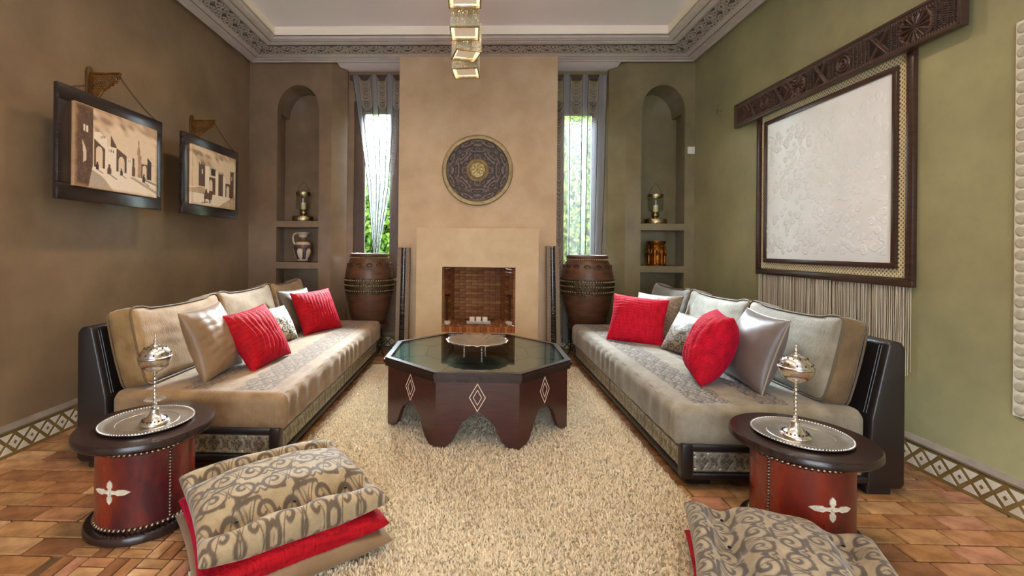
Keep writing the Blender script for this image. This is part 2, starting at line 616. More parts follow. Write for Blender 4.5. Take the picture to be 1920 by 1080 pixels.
# window walls (recess back) : opening for the window frame
def window_wall(name, m, x0, x1, wx0, wx1, z0, z1):
    w = MB().box(x0, wx0, YW, YW + .12, 0, LIP).box(wx1, x1, YW, YW + .12, 0, LIP)
    w.box(wx0, wx1, YW, YW + .12, 0, z0).box(wx0, wx1, YW, YW + .12, z1, LIP)
    return struct(w.build(name, m))
window_wall('wall_window_left', M['plaster_niche_l'], -1.556, -.86, -1.49, -.91, .84, 2.99)
window_wall('wall_window_right', M['plaster_niche_r'], .89, 1.566, .93, 1.52, .84, 2.99)
def window(name, x0, x1, gx0, gx1, z0, gz0, gz1, z1):
    f = MB()
    ya, yb = YW + .03, YW + .10
    for (a, b, c, d) in ((x0, gx0, z0, z1), (gx1, x1, z0, z1), (gx0, gx1, z0, gz0), (gx0, gx1, gz1, z1)):
        f.box(a, b, ya, yb, c, d, .006, 2)
    fr = struct(f.build(name, M['frame_brown']))
    g = .012
    bead = MB()
    for (a, b, c, d) in ((gx0, gx0 + g, gz0, gz1), (gx1 - g, gx1, gz0, gz1), (gx0, gx1, gz0, gz0 + g), (gx0, gx1, gz1 - g, gz1)):
        bead.box(a, b, ya + .01, yb - .03, c, d)
    bead.build('glazing_bead', M['frame_brown'], fr)
    MB().box(gx0, gx1, ya + .03, ya + .036, gz0, gz1).build('pane', M['pane'], fr)
    MB().box(x0, x1, YW - .03, YW + .03, z0 - .03, z0, .005).build('window_sill', M['ledge'], fr)
    return fr
window('window_1', -1.49, -.91, -1.371, -1.039, .84, .93, 2.857, 2.99)
window('window_2', .93, 1.52, 1.054, 1.404, .84, .93, 2.841, 2.99)

# chimney breast with the firebox
FX0, FX1, FZ0, FZ1 = -.363, .445, .345, 1.005
CY, MY = 5.12, 5.015
chim = MB()
chim.box(-.872, FX0, CY, 5.62, 0, LIP + .03).box(FX1, .905, CY, 5.62, 0, LIP + .03)
chim.box(-.872, .905, CY + .2, 5.80, LIP, TOP).box(FX0, FX1, CY, 5.62, FZ1, LIP + .03).box(FX0, FX1, CY, 5.62, 0, FZ0 - .012)
chim = struct(chim.build('wall_chimney', M['plaster_tan']))
sr = MB()
sr.box(-.65, FX0, MY, CY, 0, 1.438).box(FX1, .698, MY, CY, 0, 1.438).box(FX0, FX1, MY, CY, FZ1, 1.438).box(FX0, FX1, MY, CY, 0, .283)
sr.build('fireplace_surround', M['plaster_tan2'], chim)
# firebox lining: bricks
FB = [(172, 116, 66), (158, 100, 54), (180, 126, 74), (146, 92, 52), (164, 106, 64), (186, 132, 80)]
def col_box(w, d, h, c, m, bev=.002):
    me = MB().box(-w / 2, w / 2, -d / 2, d / 2, -h / 2, h / 2, bev, 1).mesh('brick')
    a = me.color_attributes.new('Col', 'FLOAT_COLOR', 'POINT')
    a.data.foreach_set('color', np.tile(np.array([*lin(c), 1], dtype=np.float32), len(me.vertices)))
    me.materials.append(m)
    return me
bx0, bx1, YFB = -.262, .325, 5.60
MB().box(bx0 - .05, bx1 + .05, YFB + .012, YFB + .05, FZ0 - .02, FZ1 + .3).box(FX0, FX1, CY, YFB + .05, FZ0 - .05, FZ0 - .008).build('firebox_shell', M['mortar'], chim)
fbm = [col_box(.142, .02, .034, c, M['fire_brick']) for c in FB]
nr = 18
for r_ in range(nr):
    z = FZ0 + .0185 + r_ * .037
    nx = 4
    wdt = (bx1 - bx0) / nx
    for k in range(nx + (r_ % 2)):
        xa = bx0 + (k - .5 * (r_ % 2)) * wdt
        xb = min(xa + wdt, bx1); xa = max(xa, bx0)
        if r_ % 2 == 0: me = fbm[(k * 5 + r_ * 3) % 6]
        else: me = col_box(xb - xa - .005, .02, .034, FB[(k * 3 + r_) % 6], M['fire_brick'])
        link('brick', me, None, chim, ((xa + xb) / 2, YFB + random.uniform(-.002, .002), z))
for s, (xa, xb) in ((-1, (FX0, bx0)), (1, (FX1, bx1))):
    L = math.hypot(xb - xa, YFB - CY)
    ang = math.atan2(YFB - CY, xb - xa)
    sm = [col_box(L / 3 - .005, .02, .034, c, M['fire_brick']) for c in FB]
    for r_ in range(nr):
        for k in range(3):
            t = (k + .5) / 3
            link('brick', sm[(k * 5 + r_ * 2) % 6], None, chim, (xa + (xb - xa) * t - s * .004, CY + (YFB - CY) * t, FZ0 + .0185 + r_ * .037), (0, 0, ang))
hb = [col_box(.0345, .12, .02, c, M['fire_brick']) for c in FB]
for r_ in range(4):
    for k in range(20):
        x = FX0 + .02 + k * (FX1 - FX0 - .04) / 19
        t = (r_ * .124 + .06) / (YFB - CY)
        if x < FX0 + (bx0 - FX0) * t + .02 or x > FX1 + (bx1 - FX1) * t - .02: continue
        link('brick', hb[(k * 5 + r_) % 6], None, chim, (x, CY + .06 + r_ * .122, FZ0 - .008))
EB = [(196, 122, 62), (182, 104, 50), (206, 138, 76), (170, 98, 54)]
eb = [col_box(.0345, .07, .062, c, M['fire_brick']) for c in EB]
for k in range(21):
    link('hearth_brick', eb[(k * 3 + k // 4) % 4], None, chim, (FX0 + .0195 + k * (FX1 - FX0 - .039) / 20, MY + .0365, .3135))

# recess soffits, ceiling, cornice
struct(MB().box(-1.62, -.85, 5.215, 5.80, LIP, TOP).build('ceiling_recess_left', M['ceiling']))
struct(MB().box(.88, 1.64, 5.215, 5.80, LIP, TOP).build('ceiling_recess_right', M['ceiling']))
D1 = .53
struct(MB().box(XL - .2, XR + .2, YR - .2, 5.80, TOP, TOP + .1).build('ceiling_slab', M['ceiling']))
CEZ = 3.53
struct(MB().box(XL + D1, XR - D1, YR + D1, YB - D1, CEZ, CEZ + .06).build('ceiling', M['ceiling']))
def cornice_run(name, kind):
    def P(t, d, z):
        if kind == 'back': a, b = (XL + d, YB - d), (XR - d, YB - d)
        elif kind == 'left': a, b = (XL + d, YR + d), (XL + d, YB - d)
        elif kind == 'right': a, b = (XR - d, YB - d), (XR - d, YR + d)
        else: a, b = (XR - d, YR + d), (XL + d, YR + d)
        return np.stack([a[0] + (b[0] - a[0]) * t, a[1] + (b[1] - a[1]) * t, z + 0 * t], -1)
    def strip(nm, prof, m, parent=None):
        V, F = [], []
        for (d, z) in prof:
            V.append(P(np.array([0., 1.]), d, z))
        V = np.concatenate(V)
        F = [(2 * i, 2 * i + 1, 2 * i + 3, 2 * i + 2) for i in range(len(prof) - 1)]
        me = bpy.data.meshes.new(nm); me.from_pydata(V.tolist(), [], F); me.update()
        return link(nm, me, m, parent)
    prof = [(0, 3.40), (.045, 3.40), (.045, LIP), (.066, LIP), (.07, 3.355), (.132, 3.362), (.136, 3.374), (.150, 3.376), (.154, 3.366), (.196, 3.374), (.204, 3.380), (.204, 3.41)]
    root = struct(strip(name, prof, M['cornice']))
    strip('inner_molding', [(.386, 3.42), (.386, 3.396), (.44, 3.404), (.444, 3.416), (.456, 3.417), (.46, 3.406), (.508, 3.416), (.512, 3.428), (.53, 3.432), (.53, 3.44)], M['cornice'], root)
    strip('cove_riser', [(.53, 3.43), (.53, CEZ)], M['cove'], root)
    L = (XR - XL) if kind in ('back', 'rear') else (YB - YR)
    nd = 34
    nt = int(L / .0065)
    t = np.linspace(0, 1, nt)
    dd = np.linspace(.2, .392, nd)
    z0 = 3.384 + (dd - .2) / .192 * .012
    Vs = np.stack([P(t, d, z) for d, z in zip(dd, z0)])     # nd, nt, 3
    s = Vs[..., 0] if kind in ('back', 'rear') else Vs[..., 1]
    Dg = np.repeat(dd[:, None], nt, 1)
    v = Dg - .2
    m = scroll(s, v, cell=.096, pitch=.30, R=.5, w=.24)
    m = np.maximum(m, sstep(np.abs(v - .096), .083, .088))
    h = m * .011
    Vs[..., 2] -= h
    c0, c1 = np.array(lin((92, 78, 66))), np.array(lin((200, 188, 178)))
    C = c0 + (c1 - c0) * m[..., None]
    F = grid_faces(nd, nt)
    link('carved_band', fast_mesh('carved_band', Vs.reshape(-1, 3), F, False, C.reshape(-1, 3)), M['carve'], root)
    # thin rope mouldings
    for (da, za) in ((.143, 3.372), (.450, 3.413)):
        nt2 = int(L / .009)
        t2 = np.linspace(0, 1, nt2)
        dd2 = np.linspace(da - .007, da + .007, 4)
        V2 = np.stack([P(t2, d, za - .004 * (1 - abs(d - da) / .007)) for d in dd2])
        s2 = V2[..., 0] if kind in ('back', 'rear') else V2[..., 1]
        rp = .5 + .5 * np.sin((s2 + (dd2[:, None] - da) * 1.5) * 2 * PI / .03)
        V2[..., 2] -= .004 * rp
        C2 = np.array(lin((104, 90, 80))) + (np.array(lin((170, 158, 148))) - np.array(lin((104, 90, 80)))) * rp[..., None]
        link('rope_moulding', fast_mesh('rope_moulding', V2.reshape(-1, 3), grid_faces(4, nt2), False, C2.reshape(-1, 3)), M['carve'], root)
for i, k in enumerate(('back', 'left', 'right')):
    cornice_run('trim_%d' % (i + 1), k)

# tiled baseboards: olive ground with white rhombs and triangles
def baseboard(name, x, face, y0, y1, along='y'):
    """face: +1 the tile faces +x, -1 faces -x (along y); for along='x' the board runs in x at y = x and faces -y"""
    def box(a0, a1, t0, t1, z0, z1):
        if along == 'y':
            xa, xb = sorted((x + face * t0, x + face * t1))
            return (xa, xb, a0, a1, z0, z1)
        return (a0, a1, x - t1, x - t0, z0, z1)
    root = struct(MB().box(*box(y0, y1, .0, .012, 0, .15)).build(name, M['olive_tile']))
    led = [(0, .148), (.018, .148), (.02, .158), (.006, .186), (0, .186)]
    if along == 'y':
        MB().prism([(x + face * a, b) for a, b in led], y0, y1, 'y').build('ledge', M['ledge'], root)
    else:
        MB().prism([(x - a, b) for a, b in led], y0, y1, 'x').build('ledge', M['ledge'], root)
    def piece(pts):
        if along == 'y': return MB().prism(pts, *sorted((face * .010, face * .0145)), 'x').mesh('tile')
        return MB().prism(pts, -.0145, -.010, 'y').mesh('tile')
    rh = piece([(-.036, 0), (0, -.038), (.036, 0), (0, .038)])
    cn = None
    if along == 'y': cn = MB().prism([(-.011, 0), (0, -.012), (.011, 0), (0, .012)], *sorted((face * .012, face * .0152)), 'x').mesh('tile')
    else: cn = MB().prism([(-.011, 0), (0, -.012), (.011, 0), (0, .012)], -.0152, -.012, 'y').mesh('tile')
    up = piece([(-.036, .054), (.036, .054), (0, .012)])
    dn = piece([(-.036, -.054), (0, -.012), (.036, -.054)])
    n = int((y1 - y0) / .1)
    for k in range(n):
        a = y0 + .05 + k * .1
        loc = (x, a, .074) if along == 'y' else (a, x, .074)
        link('tile', rh, M['white_tile'], root, loc)
        link('tile', cn, M['olive_tile'], root, loc)
        if k < n - 1:
            l2 = (x, a + .05, .074) if along == 'y' else (a + .05, x, .074)
            link('tile', up, M['white_tile'], root, l2)
            link('tile', dn, M['white_tile'], root, l2)
baseboard('baseboard_left', XL, 1, 0.709, 5.27)
baseboard('baseboard_right', XR, -1, 0.742, 5.27)
baseboard('baseboard_window_left', YW, 1, -1.55, -.88, 'x')
baseboard('baseboard_window_right', YW, 1, .91, 1.56, 'x')

# ================================================================== furniture
M['leather'] = mat('black_leather', (34, 29, 28), (27, 23, 23), scale=6, rough=0.34, bump=0.12, bscale=180, spec=0.55)
M['emboss'] = mat('embossed_metal', (255, 255, 255), (215, 212, 205), scale=14, rough=0.36, metal=0.45, attr='Col')
M['velvet_tan'] = mat('velvet_tan', (255, 255, 255), (214, 204, 192), scale=9, rough=0.75, sheen=0.3, sheentint=(240, 232, 225), attr='Col', bump=0.25, bscale=140, bstretch=(1, 1, .25))
M['velvet_grey'] = mat('velvet_grey', (255, 255, 255), (204, 202, 196), scale=9, rough=0.72, sheen=0.32, sheentint=(235, 238, 242), attr='Col', bump=0.25, bscale=140, bstretch=(1, 1, .25))
M['pipe_tan'] = mat('piping_brown', (104, 82, 54), rough=0.7)
M['pipe_grey'] = mat('piping_grey', (96, 84, 66), rough=0.7)
M['red_velvet'] = mat('crushed_red_velvet', (186, 6, 24), (140, 2, 16), scale=14, rough=0.72, sheen=0.3, sheentint=(255, 60, 120), spec=.2, bump=0.8, bscale=110, bstretch=(1, 1, .15), stretch=(1, 1, 5))
M['red_velvet2'] = mat('crushed_pink_velvet', (202, 6, 42), (156, 2, 26), scale=14, rough=0.72, sheen=0.3, sheentint=(255, 70, 140), spec=.2, bump=0.8, bscale=110, bstretch=(.15, 1, 1), stretch=(4, 1, 1))
M['satin_taupe'] = mat('satin_taupe', (140, 112, 82), (126, 98, 70), scale=5, rough=0.44, sheen=0.2, spec=0.45)
M['satin_grey'] = mat('satin_grey', (112, 100, 96), (98, 87, 83), scale=5, rough=0.40, sheen=0.2, spec=0.5)
M['pipe_satin'] = mat('piping_satin', (156, 142, 126), rough=.5)
M['satin_dark'] = mat('satin_dark_taupe', (98, 84, 68), (80, 68, 54), scale=5, rough=0.32, sheen=0.2)
M['damask'] = mat('damask', (255, 255, 255), (220, 218, 214), scale=20, rough=0.5, sheen=0.3, attr='Col', bump=0.12, bscale=220)
M['dark_wood'] = mat('dark_stained_wood', (50, 33, 28), (36, 23, 20), scale=7, rough=0.26, stretch=(1, 8, 1), spec=0.5, bump=0.05, bscale=40)
M['mahogany'] = mat('mahogany', (72, 33, 28), (56, 25, 22), scale=9, rough=0.32, stretch=(1, 1, 6), coat=0.25)
M['top_wood'] = mat('table_top_wood', (96, 78, 66), (66, 52, 44), scale=4, rough=0.35, stretch=(1, 7, 1))
M['inlay'] = mat('bone_inlay', (226, 206, 182), rough=0.45)
M['table_glass'] = mat_glass('table_glass', (216, 232, 226), refl=0.16, rough=0.015)
M['silver'] = mat('silver', (236, 232, 226), (206, 200, 192), scale=22, rough=0.20, rough2=0.28, metal=1.0, bump=0.04, bscale=120)
M['silver_tray'] = mat('silver_tray', (222, 216, 208), (194, 186, 176), scale=12, rough=0.28, rough2=0.34, metal=1.0, bump=0.05, bscale=160)
M['hole_dark'] = mat('pierced_dark', (30, 24, 20), rough=0.8)
M['red_leather'] = mat('painted_red_leather', (138, 46, 24), (66, 20, 27), scale=4.5, rough=0.26, rough2=0.36, coat=0.35, bump=0.08, bscale=40, stretch=(1, 1, .4), contrast=(.4, .62))
M['stud'] = mat('antique_stud', (142, 124, 106), rough=0.3, metal=1.0)
M['bone'] = mat('carved_bone', (226, 216, 196), (200, 188, 164), scale=50, rough=0.5, bump=0.4, bscale=120)

# ---- sofas -------------------------------------------------------
def emboss_fun(x, z):
    p, q = .062, .085
    a = np.abs(np.cos(PI * x / p) + np.cos(PI * z / q * 1.0))
    lat = sstep(.42 - np.abs(a - .62), 0, .2)
    u = (x / p) % 1 - .5; v = (z / q) % 1 - .5
    r = np.hypot(u, v)
    dot = sstep(.16 - r, 0, .05) + sstep(.07 - np.abs(r - .3), 0, .04) * .7
    f = np.maximum(lat * .8, dot)
    f = np.maximum(f, scroll(x, z, cell=.031, pitch=.4, w=.2, leaf=False) * .6)
    return f

def emboss_panel(name, w, h, parent, loc, rotz, base, nu=None):
    nu = nu or int(w / .0035)
    nv = int(h / .0035)
    def fun(u, v):
        e = np.minimum(np.minimum(u + w / 2, w / 2 - u), np.minimum(v + h / 2, h / 2 - v))
        return emboss_fun(u, v) * .0045 * sstep(e, .002, .008) + .002
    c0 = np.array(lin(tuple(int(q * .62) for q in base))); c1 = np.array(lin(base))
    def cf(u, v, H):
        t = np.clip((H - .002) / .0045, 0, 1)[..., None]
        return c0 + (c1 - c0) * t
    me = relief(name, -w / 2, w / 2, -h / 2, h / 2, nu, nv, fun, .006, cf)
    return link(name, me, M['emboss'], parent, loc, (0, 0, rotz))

def sofa(label, sx, xf, xb, y0, y1, seat_z, vel, c_light, c_line, c_mid, emb, name='sofa'):
    """sx=+1: sofa stands at +x and faces -x. Local frame: x across (0 = front edge, grows to the wall), y along"""
    D = abs(xb - xf); L = y1 - y0
    root = thing(name, label, 'sofa', (xf, y0, 0))
    def X(a): return sx * a
    def box(mb, a0, a1, b0, b1, z0, z1, bev=0, seg=2):
        xa, xb_ = sorted((X(a0), X(a1)))
        return mb.box(xa, xb_, b0, b1, z0, z1, bev, seg)
    # leather back rest (sloping inner face)
    bp = [(D - .185, .03), (D - .165, .38), (D - .085, .755), (D - .06, .772), (D - .02, .765), (D, .735), (D, .05), (D - .02, .03)]
    mb = MB().prism([(X(a), b) for a, b in bp], .0, L, 'y', .012, seg=3)
    back = mb.build('backrest', M['leather'], root, True)
    # stitched seam tubes on the back rest
    sm = MB()
    for yy in (.035, .05):
        sm.tube([(X(D - .166), yy, .40), (X(D - .126), yy, .58), (X(D - .09), yy, .745)], .0025, 6)
    sm.build('seam', M['leather'], back, True)
    # leather base frame, panels sit in its openings
    zb, zt = .055, .235
    b = MB()
    box(b, 0.0, .06, .0, .06, zb, zt, .012, 3)
    box(b, 0.0, .06, L - .06, L, zb, zt, .012, 3)
    box(b, 0.002, .058, .05, L - .05, zb, .088, .01, 3)
    box(b, 0.002, .058, .05, L - .05, .196, zt, .01, 3)
    box(b, .05, D - .18, .002, .06, zb, .088, .01, 3)
    box(b, .05, D - .18, .002, .06, .196, zt, .01, 3)
    box(b, .02, D - .17, .02, L - .02, .088, .2)
    box(b, .02, D - .17, .02, L - .02, .2, zt - .004)
    b.build('base_frame', M['leather'], root, True)
    # feet
    for (a, q) in ((.12, .12), (D - .12, .06), (.12, L - .12), (D - .12, L - .12), (.12, L / 2)):
        f = MB(); box(f, a - .06, a + .06, q - .05, q + .05, 0, .056, .006)
        f.build('foot', M['leather'], root)
    # embossed panels: one at the near end, two along the front
    rz = -PI / 2 if sx > 0 else PI / 2
    n_p = 2
    pl = (L - .12 - .04) / n_p
    emboss_panel('metal_panel', D - .26, .106, root, (X((D - .13) / 2 - .005), .019, .142), 0, emb)
    for k in range(n_p):
        emboss_panel('metal_panel', pl, .106, root, (X(.019), .06 + .01 + pl / 2 + k * (pl + .02), .142), rz, emb)
    # seat mattress
    sxw, syl, szh = D - .15, L - .01, seat_z - .205
    V, F, U = rounded_box(sxw, syl, szh, .055, 130, 300, 16)
    P = V.copy()
    top = sstep(U[:, 2], .2, 1.0)
    V[:, 2] += top * .012 * (1 - U[:, 0] ** 4) * (1 - U[:, 1] ** 6)
    V += (.0035 * sines(P, 9, 3))[:, None] * np.array([1, 1, .6]) * .8
    V[:, 0] += np.where(np.abs(U[:, 0]) > .98, .004 * np.sin(P[:, 1] * 37 + 3 * np.sin(P[:, 1] * 5)), 0)
    a = (P[:, 0] + sxw / 2)                    # distance from the front edge (front at -x in the sx=+1 frame)
    yy = P[:, 1]
    band = np.maximum(sstep(.105 - np.abs(a - .21), 0, .012), sstep(.085 - np.abs(a - .53), 0, .012)) * (U[:, 2] > .5) * sstep(yy + syl / 2, .06, .07)
    lines = scroll(yy, a, cell=.078, pitch=.33, w=.21, R=.5)
    msk = (band * lines)[:, None]
    cl, cm, cd = (np.array(lin(c)) for c in (c_light, c_mid, c_line))
    fuzz = (.5 + .5 * sines(P * np.array([1, .4, 1]), 22, 9))[:, None]
    C = cl * (.86 + .28 * fuzz)
    C = C + (cm - C) * (band[:, None] * .35)
    C = C + (cd - C) * msk
    V[:, 0] *= sx
    if sx < 0: F = F[:, ::-1]
    me = fast_mesh('seat_cushion', V, F, True, C)
    link('seat_cushion', me, vel, root, (X(sxw / 2 - .025), L / 2, (seat_z + .205) / 2))
    return root, D, L

def box_cushion(name, label, vel, pipe, c_face, c_side, w, h, t, loc, yaw, lean, group=None, seed=1, parent=None, sag=.02):
    """boxed back cushion: width x, thickness y, height z; front is -y"""
    root = thing(name, label, 'cushion', loc, 0, group, Euler((-lean, 0, yaw), 'XYZ'))
    V, F, U = rounded_box(w, t, h, .045, 44, 10, 34)
    P = V.copy()
    front = np.abs(U[:, 1])
    bul = (1 - np.abs(U[:, 0]) ** 2.5) * (1 - np.abs(U[:, 2]) ** 2.5)
    V[:, 1] += np.sign(U[:, 1]) * front * bul * .032
    V[:, 2] -= sag * (1 - U[:, 0] ** 2) * sstep(U[:, 2], -.2, 1) - .012 * (np.abs(U[:, 0]) > .7) * sstep(U[:, 2], .3, 1)
    V[:, 0] += .012 * np.sign(U[:, 0]) * np.abs(U[:, 0]) * (1 - U[:, 2] ** 2) * np.abs(U[:, 0])
    V += (.005 * sines(P, 10, seed))[:, None] * np.array([.6, 1, .8])
    V[:, 1] += .004 * sines(P * np.array([1, 1, 3.5]), 14, seed + 3)
    side = sstep(.92 - np.abs(U[:, 1]), 0, .05)[:, None]
    fuzz = (.5 + .5 * sines(P * np.array([.5, 1, 1.6]), 24, seed + 7))[:, None]
    C = np.array(lin(c_face)) * (.84 + .32 * fuzz)
    C = C + (np.array(lin(c_side)) * (.8 + .4 * fuzz) - C) * side
    V[:, 2] += h / 2
    me = fast_mesh('cover', V, F, True, C)
    o = link('cover', me, vel, root)
    # piping around both faces
    for s in (-1, 1):
        pts = []
        n = 14
        hw, hh, r = w / 2 - .004, h / 2 - .004, .045
        corners = [(hw - r, -hh + r, -PI / 2), (hw - r, hh - r, 0), (-hw + r, hh - r, PI / 2), (-hw + r, -hh + r, PI)]
        path = []
        for (cx, cz, a0) in corners:
            for i in range(5): path.append((cx + r * math.cos(a0 + PI / 2 * i / 4), cz + r * math.sin(a0 + PI / 2 * i / 4)))
        dense = []
        for (p, q) in zip(path, path[1:] + path[:1]):
            k = max(1, int(math.hypot(q[0] - p[0], q[1] - p[1]) / .05))
            for i in range(k): dense.append((p[0] + (q[0] - p[0]) * i / k, p[1] + (q[1] - p[1]) * i / k))
        for (x, z) in dense:
            ux, uz = x / (w / 2), z / (h / 2)
            dz = -sag * (1 - min(1, ux * ux)) * float(sstep(np.array(uz), -.2, 1)) + .012 * (abs(ux) > .7) * float(sstep(np.array(uz), .3, 1))
            dx = .012 * ux * abs(ux) * (1 - min(1, uz * uz))
            pts.append((x + dx, s * (t / 2 - .012), z + dz + h / 2))
        MB().tube(pts, .0055, 6, True).build('piping', pipe, root, True)
    return root

CL = dict(c_light=(148, 121, 88), c_line=(74, 56, 36), c_mid=(134, 107, 75), emb=(190, 184, 160))
CR = dict(c_light=(146, 137, 119), c_line=(62, 48, 38), c_mid=(128, 114, 95), emb=(194, 188, 170))
sofa('long tan velvet sofa with black leather back below the two paintings', -1, -1.045, -2.165, 2.42, 4.97, .415, M['velvet_tan'], **CL)
sofa('long grey velvet sofa with black leather back below the fringed frame', 1, 1.055, 2.155, 2.33, 4.90, .42, M['velvet_grey'], **CR)

# ---- back cushions (yaw: +90deg faces +x, -90deg faces -x) --------
LN = math.radians(14)
G1, G2 = 'back cushions of the tan sofa', 'back cushions of the grey sofa'
ct, cs = (164, 132, 90), (132, 100, 60)
box_cushion('back_cushion', 'large tan velvet back cushion nearest the camera on the tan sofa', M['velvet_tan'], M['pipe_tan'], ct, (146, 116, 72), .84, .445, .16, (-1.875, 2.90, .414), PI / 2 - .02, LN, G1, 1)
box_cushion('back_cushion', 'middle tan velvet back cushion of the tan sofa', M['velvet_tan'], M['pipe_tan'], (154, 128, 92), cs, .86, .45, .16, (-1.875, 3.76, .414), PI / 2, LN, G1, 2)
box_cushion('back_cushion', 'farthest tan velvet back cushion of the tan sofa beside the jug niche', M['velvet_tan'], M['pipe_tan'], ct, cs, .76, .45, .16, (-1.875, 4.58, .414), PI / 2, LN, G1, 3)
cg, cb = (142, 136, 120), (122, 98, 66)
box_cushion('back_cushion', 'large grey velvet back cushion with brown side nearest the camera on the grey sofa', M['velvet_grey'], M['pipe_grey'], cg, cb, .78, .455, .15, (1.855, 2.79, .418), -PI / 2 + .02, LN, G2, 4)
box_cushion('back_cushion', 'middle grey velvet back cushion of the grey sofa', M['velvet_grey'], M['pipe_grey'], cg, cb, .86, .45, .15, (1.855, 3.62, .418), -PI / 2, LN, G2, 5)
box_cushion('back_cushion', 'farthest grey velvet back cushion of the grey sofa beside the gilt cup niche', M['velvet_grey'], M['pipe_grey'], (146, 143, 134), cb, .82, .45, .15, (1.855, 4.46, .418), -PI / 2, LN, G2, 6)

# ---- throw pillows -------------------------------------------------
def pillow(label, m, w, h, t, loc, yaw, lean, roll=0.0, seed=1, ridges=0, ridge_n=18, ridge_axis=0, colfun=None, pipe=None, wr=.005, pinch=.07, group='throw pillows on the sofas'):
    R = Matrix.Rotation(yaw, 3, 'Z') @ Matrix.Rotation(-lean, 3, 'X') @ Matrix.Rotation(roll, 3, 'Y')
    root = thing('throw_pillow', label, 'pillow', loc, 0, group, R.to_euler())
    me = pillow_mesh('cover', w, h, t, 60, pinch, seed, wr, ridges, ridge_n, colfun, ridge_axis=ridge_axis)
    V = np.empty(len(me.vertices) * 3, np.float32); me.vertices.foreach_get('co', V); V[2::3] += h / 2; me.vertices.foreach_set('co', V); me.update()
    link('cover', me, m, root)
    if pipe:
        MB().tube([(x, y, z + h / 2) for x, y, z in rim_loop(w, h, pinch)], .0045, 6, True).build('piping', pipe, root, True)
    return root
def pat_fun(c_bg, c_ln, cell=.075, w=.22):
    a, b = np.array(lin(c_bg)), np.array(lin(c_ln))
    def f(x, z, s):
        m = scroll(x + .03, z + .02, cell=cell, pitch=.30, w=w, R=.5)[:, None]
        return a + (b - a) * m
    return f
dg = math.radians
zL, zR = .422, .428
pillow('taupe satin pillow against the nearest tan back cushion', M['satin_taupe'], .42, .44, .17, (-1.555, 2.80, zL), dg(88), dg(20), dg(-3), 3, ridges=.003, ridge_n=9, ridge_axis=1, wr=.008)
pillow('crushed red velvet pillow in front of the taupe satin pillow', M['red_velvet'], .46, .42, .17, (-1.365, 3.06, zL), dg(80), dg(30), dg(-4), 5, ridges=.010, ridge_n=11)
pillow('small black and cream scroll patterned pillow on the tan sofa', M['damask'], .34, .32, .14, (-1.56, 3.72, zL), dg(76), dg(28), dg(0), 7, colfun=pat_fun((206, 192, 166), (66, 56, 50)))
pillow('dark taupe pillow behind the red pillow at the far end of the tan sofa', M['satin_dark'], .42, .42, .15, (-1.585, 4.22, zL), dg(72), dg(22), 0, 8, wr=.008)
pillow('deep red velvet pillow at the far end of the tan sofa', M['red_velvet'], .46, .42, .16, (-1.40, 4.20, zL), dg(60), dg(26), dg(-2), 9, ridges=.008, ridge_n=13)
pillow('silver grey satin pillow with piping against the nearest grey back cushion', M['satin_grey'], .44, .44, .19, (1.585, 2.75, zR), dg(-93), dg(18), dg(2), 11, pipe=M['pipe_satin'], wr=.004)
pillow('bright pink red velvet pillow beside the silver satin pillow', M['red_velvet2'], .42, .44, .24, (1.365, 2.86, zR), dg(-106), dg(22), dg(0), 13, ridges=.010, ridge_n=7)
pillow('dark grey scroll patterned pillow on the grey sofa', M['damask'], .42, .34, .14, (1.54, 3.46, zR), dg(-72), dg(32), dg(0), 15, colfun=pat_fun((146, 134, 112), (62, 54, 48)))
pillow('taupe scroll patterned pillow behind the red pillow at the far end of the grey sofa', M['damask'], .44, .42, .14, (1.56, 4.10, zR), dg(-52), dg(24), 0, 17, colfun=pat_fun((140, 122, 98), (104, 88, 68), .06))
pillow('crimson velvet pillow at the far end of the grey sofa', M['red_velvet2'], .46, .44, .15, (1.345, 3.88, zR - .012), dg(-24), dg(28), dg(5), 19, ridges=.006, ridge_n=16, ridge_axis=1)

# ---- octagonal coffee table ----------------------------------------
TX, TY, TZ = .021, 3.33, .475
tab = thing('coffee_table', 'octagonal dark mahogany coffee table with glass top on the rug', 'table', (TX, TY, .012))
tab.scale = (1, 1, .975)
def octa(r): return [(r * math.cos(PI / 8 + k * PI / 4), r * math.sin(PI / 8 + k * PI / 4)) for k in range(8)]
def ring_prism(mb, ro, ri, z0, z1):
    o, i = octa(ro), octa(ri)
    V = [(x, y, z) for z in (z0, z1) for (x, y) in o] + [(x, y, z) for z in (z0, z1) for (x, y) in i]
    F = []
    for k in range(8):
        j = (k + 1) % 8
        F += [(k, j, 8 + j, 8 + k), (16 + j, 16 + k, 24 + k, 24 + j), (8 + k, 8 + j, 24 + j, 24 + k), (j, k, 16 + k, 16 + j)]
    return mb.raw(V, F)
RT = .6875
mb = MB()
ring_prism(mb, RT - .012, RT - .075, .415, .438)
ring_prism(mb, RT, RT - .06, .438, .462)
ring_prism(mb, RT - .010, RT - .048, .462, .475)
mb.build('top_rim', M['dark_wood'], tab)
MB().prism(octa(RT - .05), .440, .4605, 'z').build('tabletop', M['top_wood'], tab)
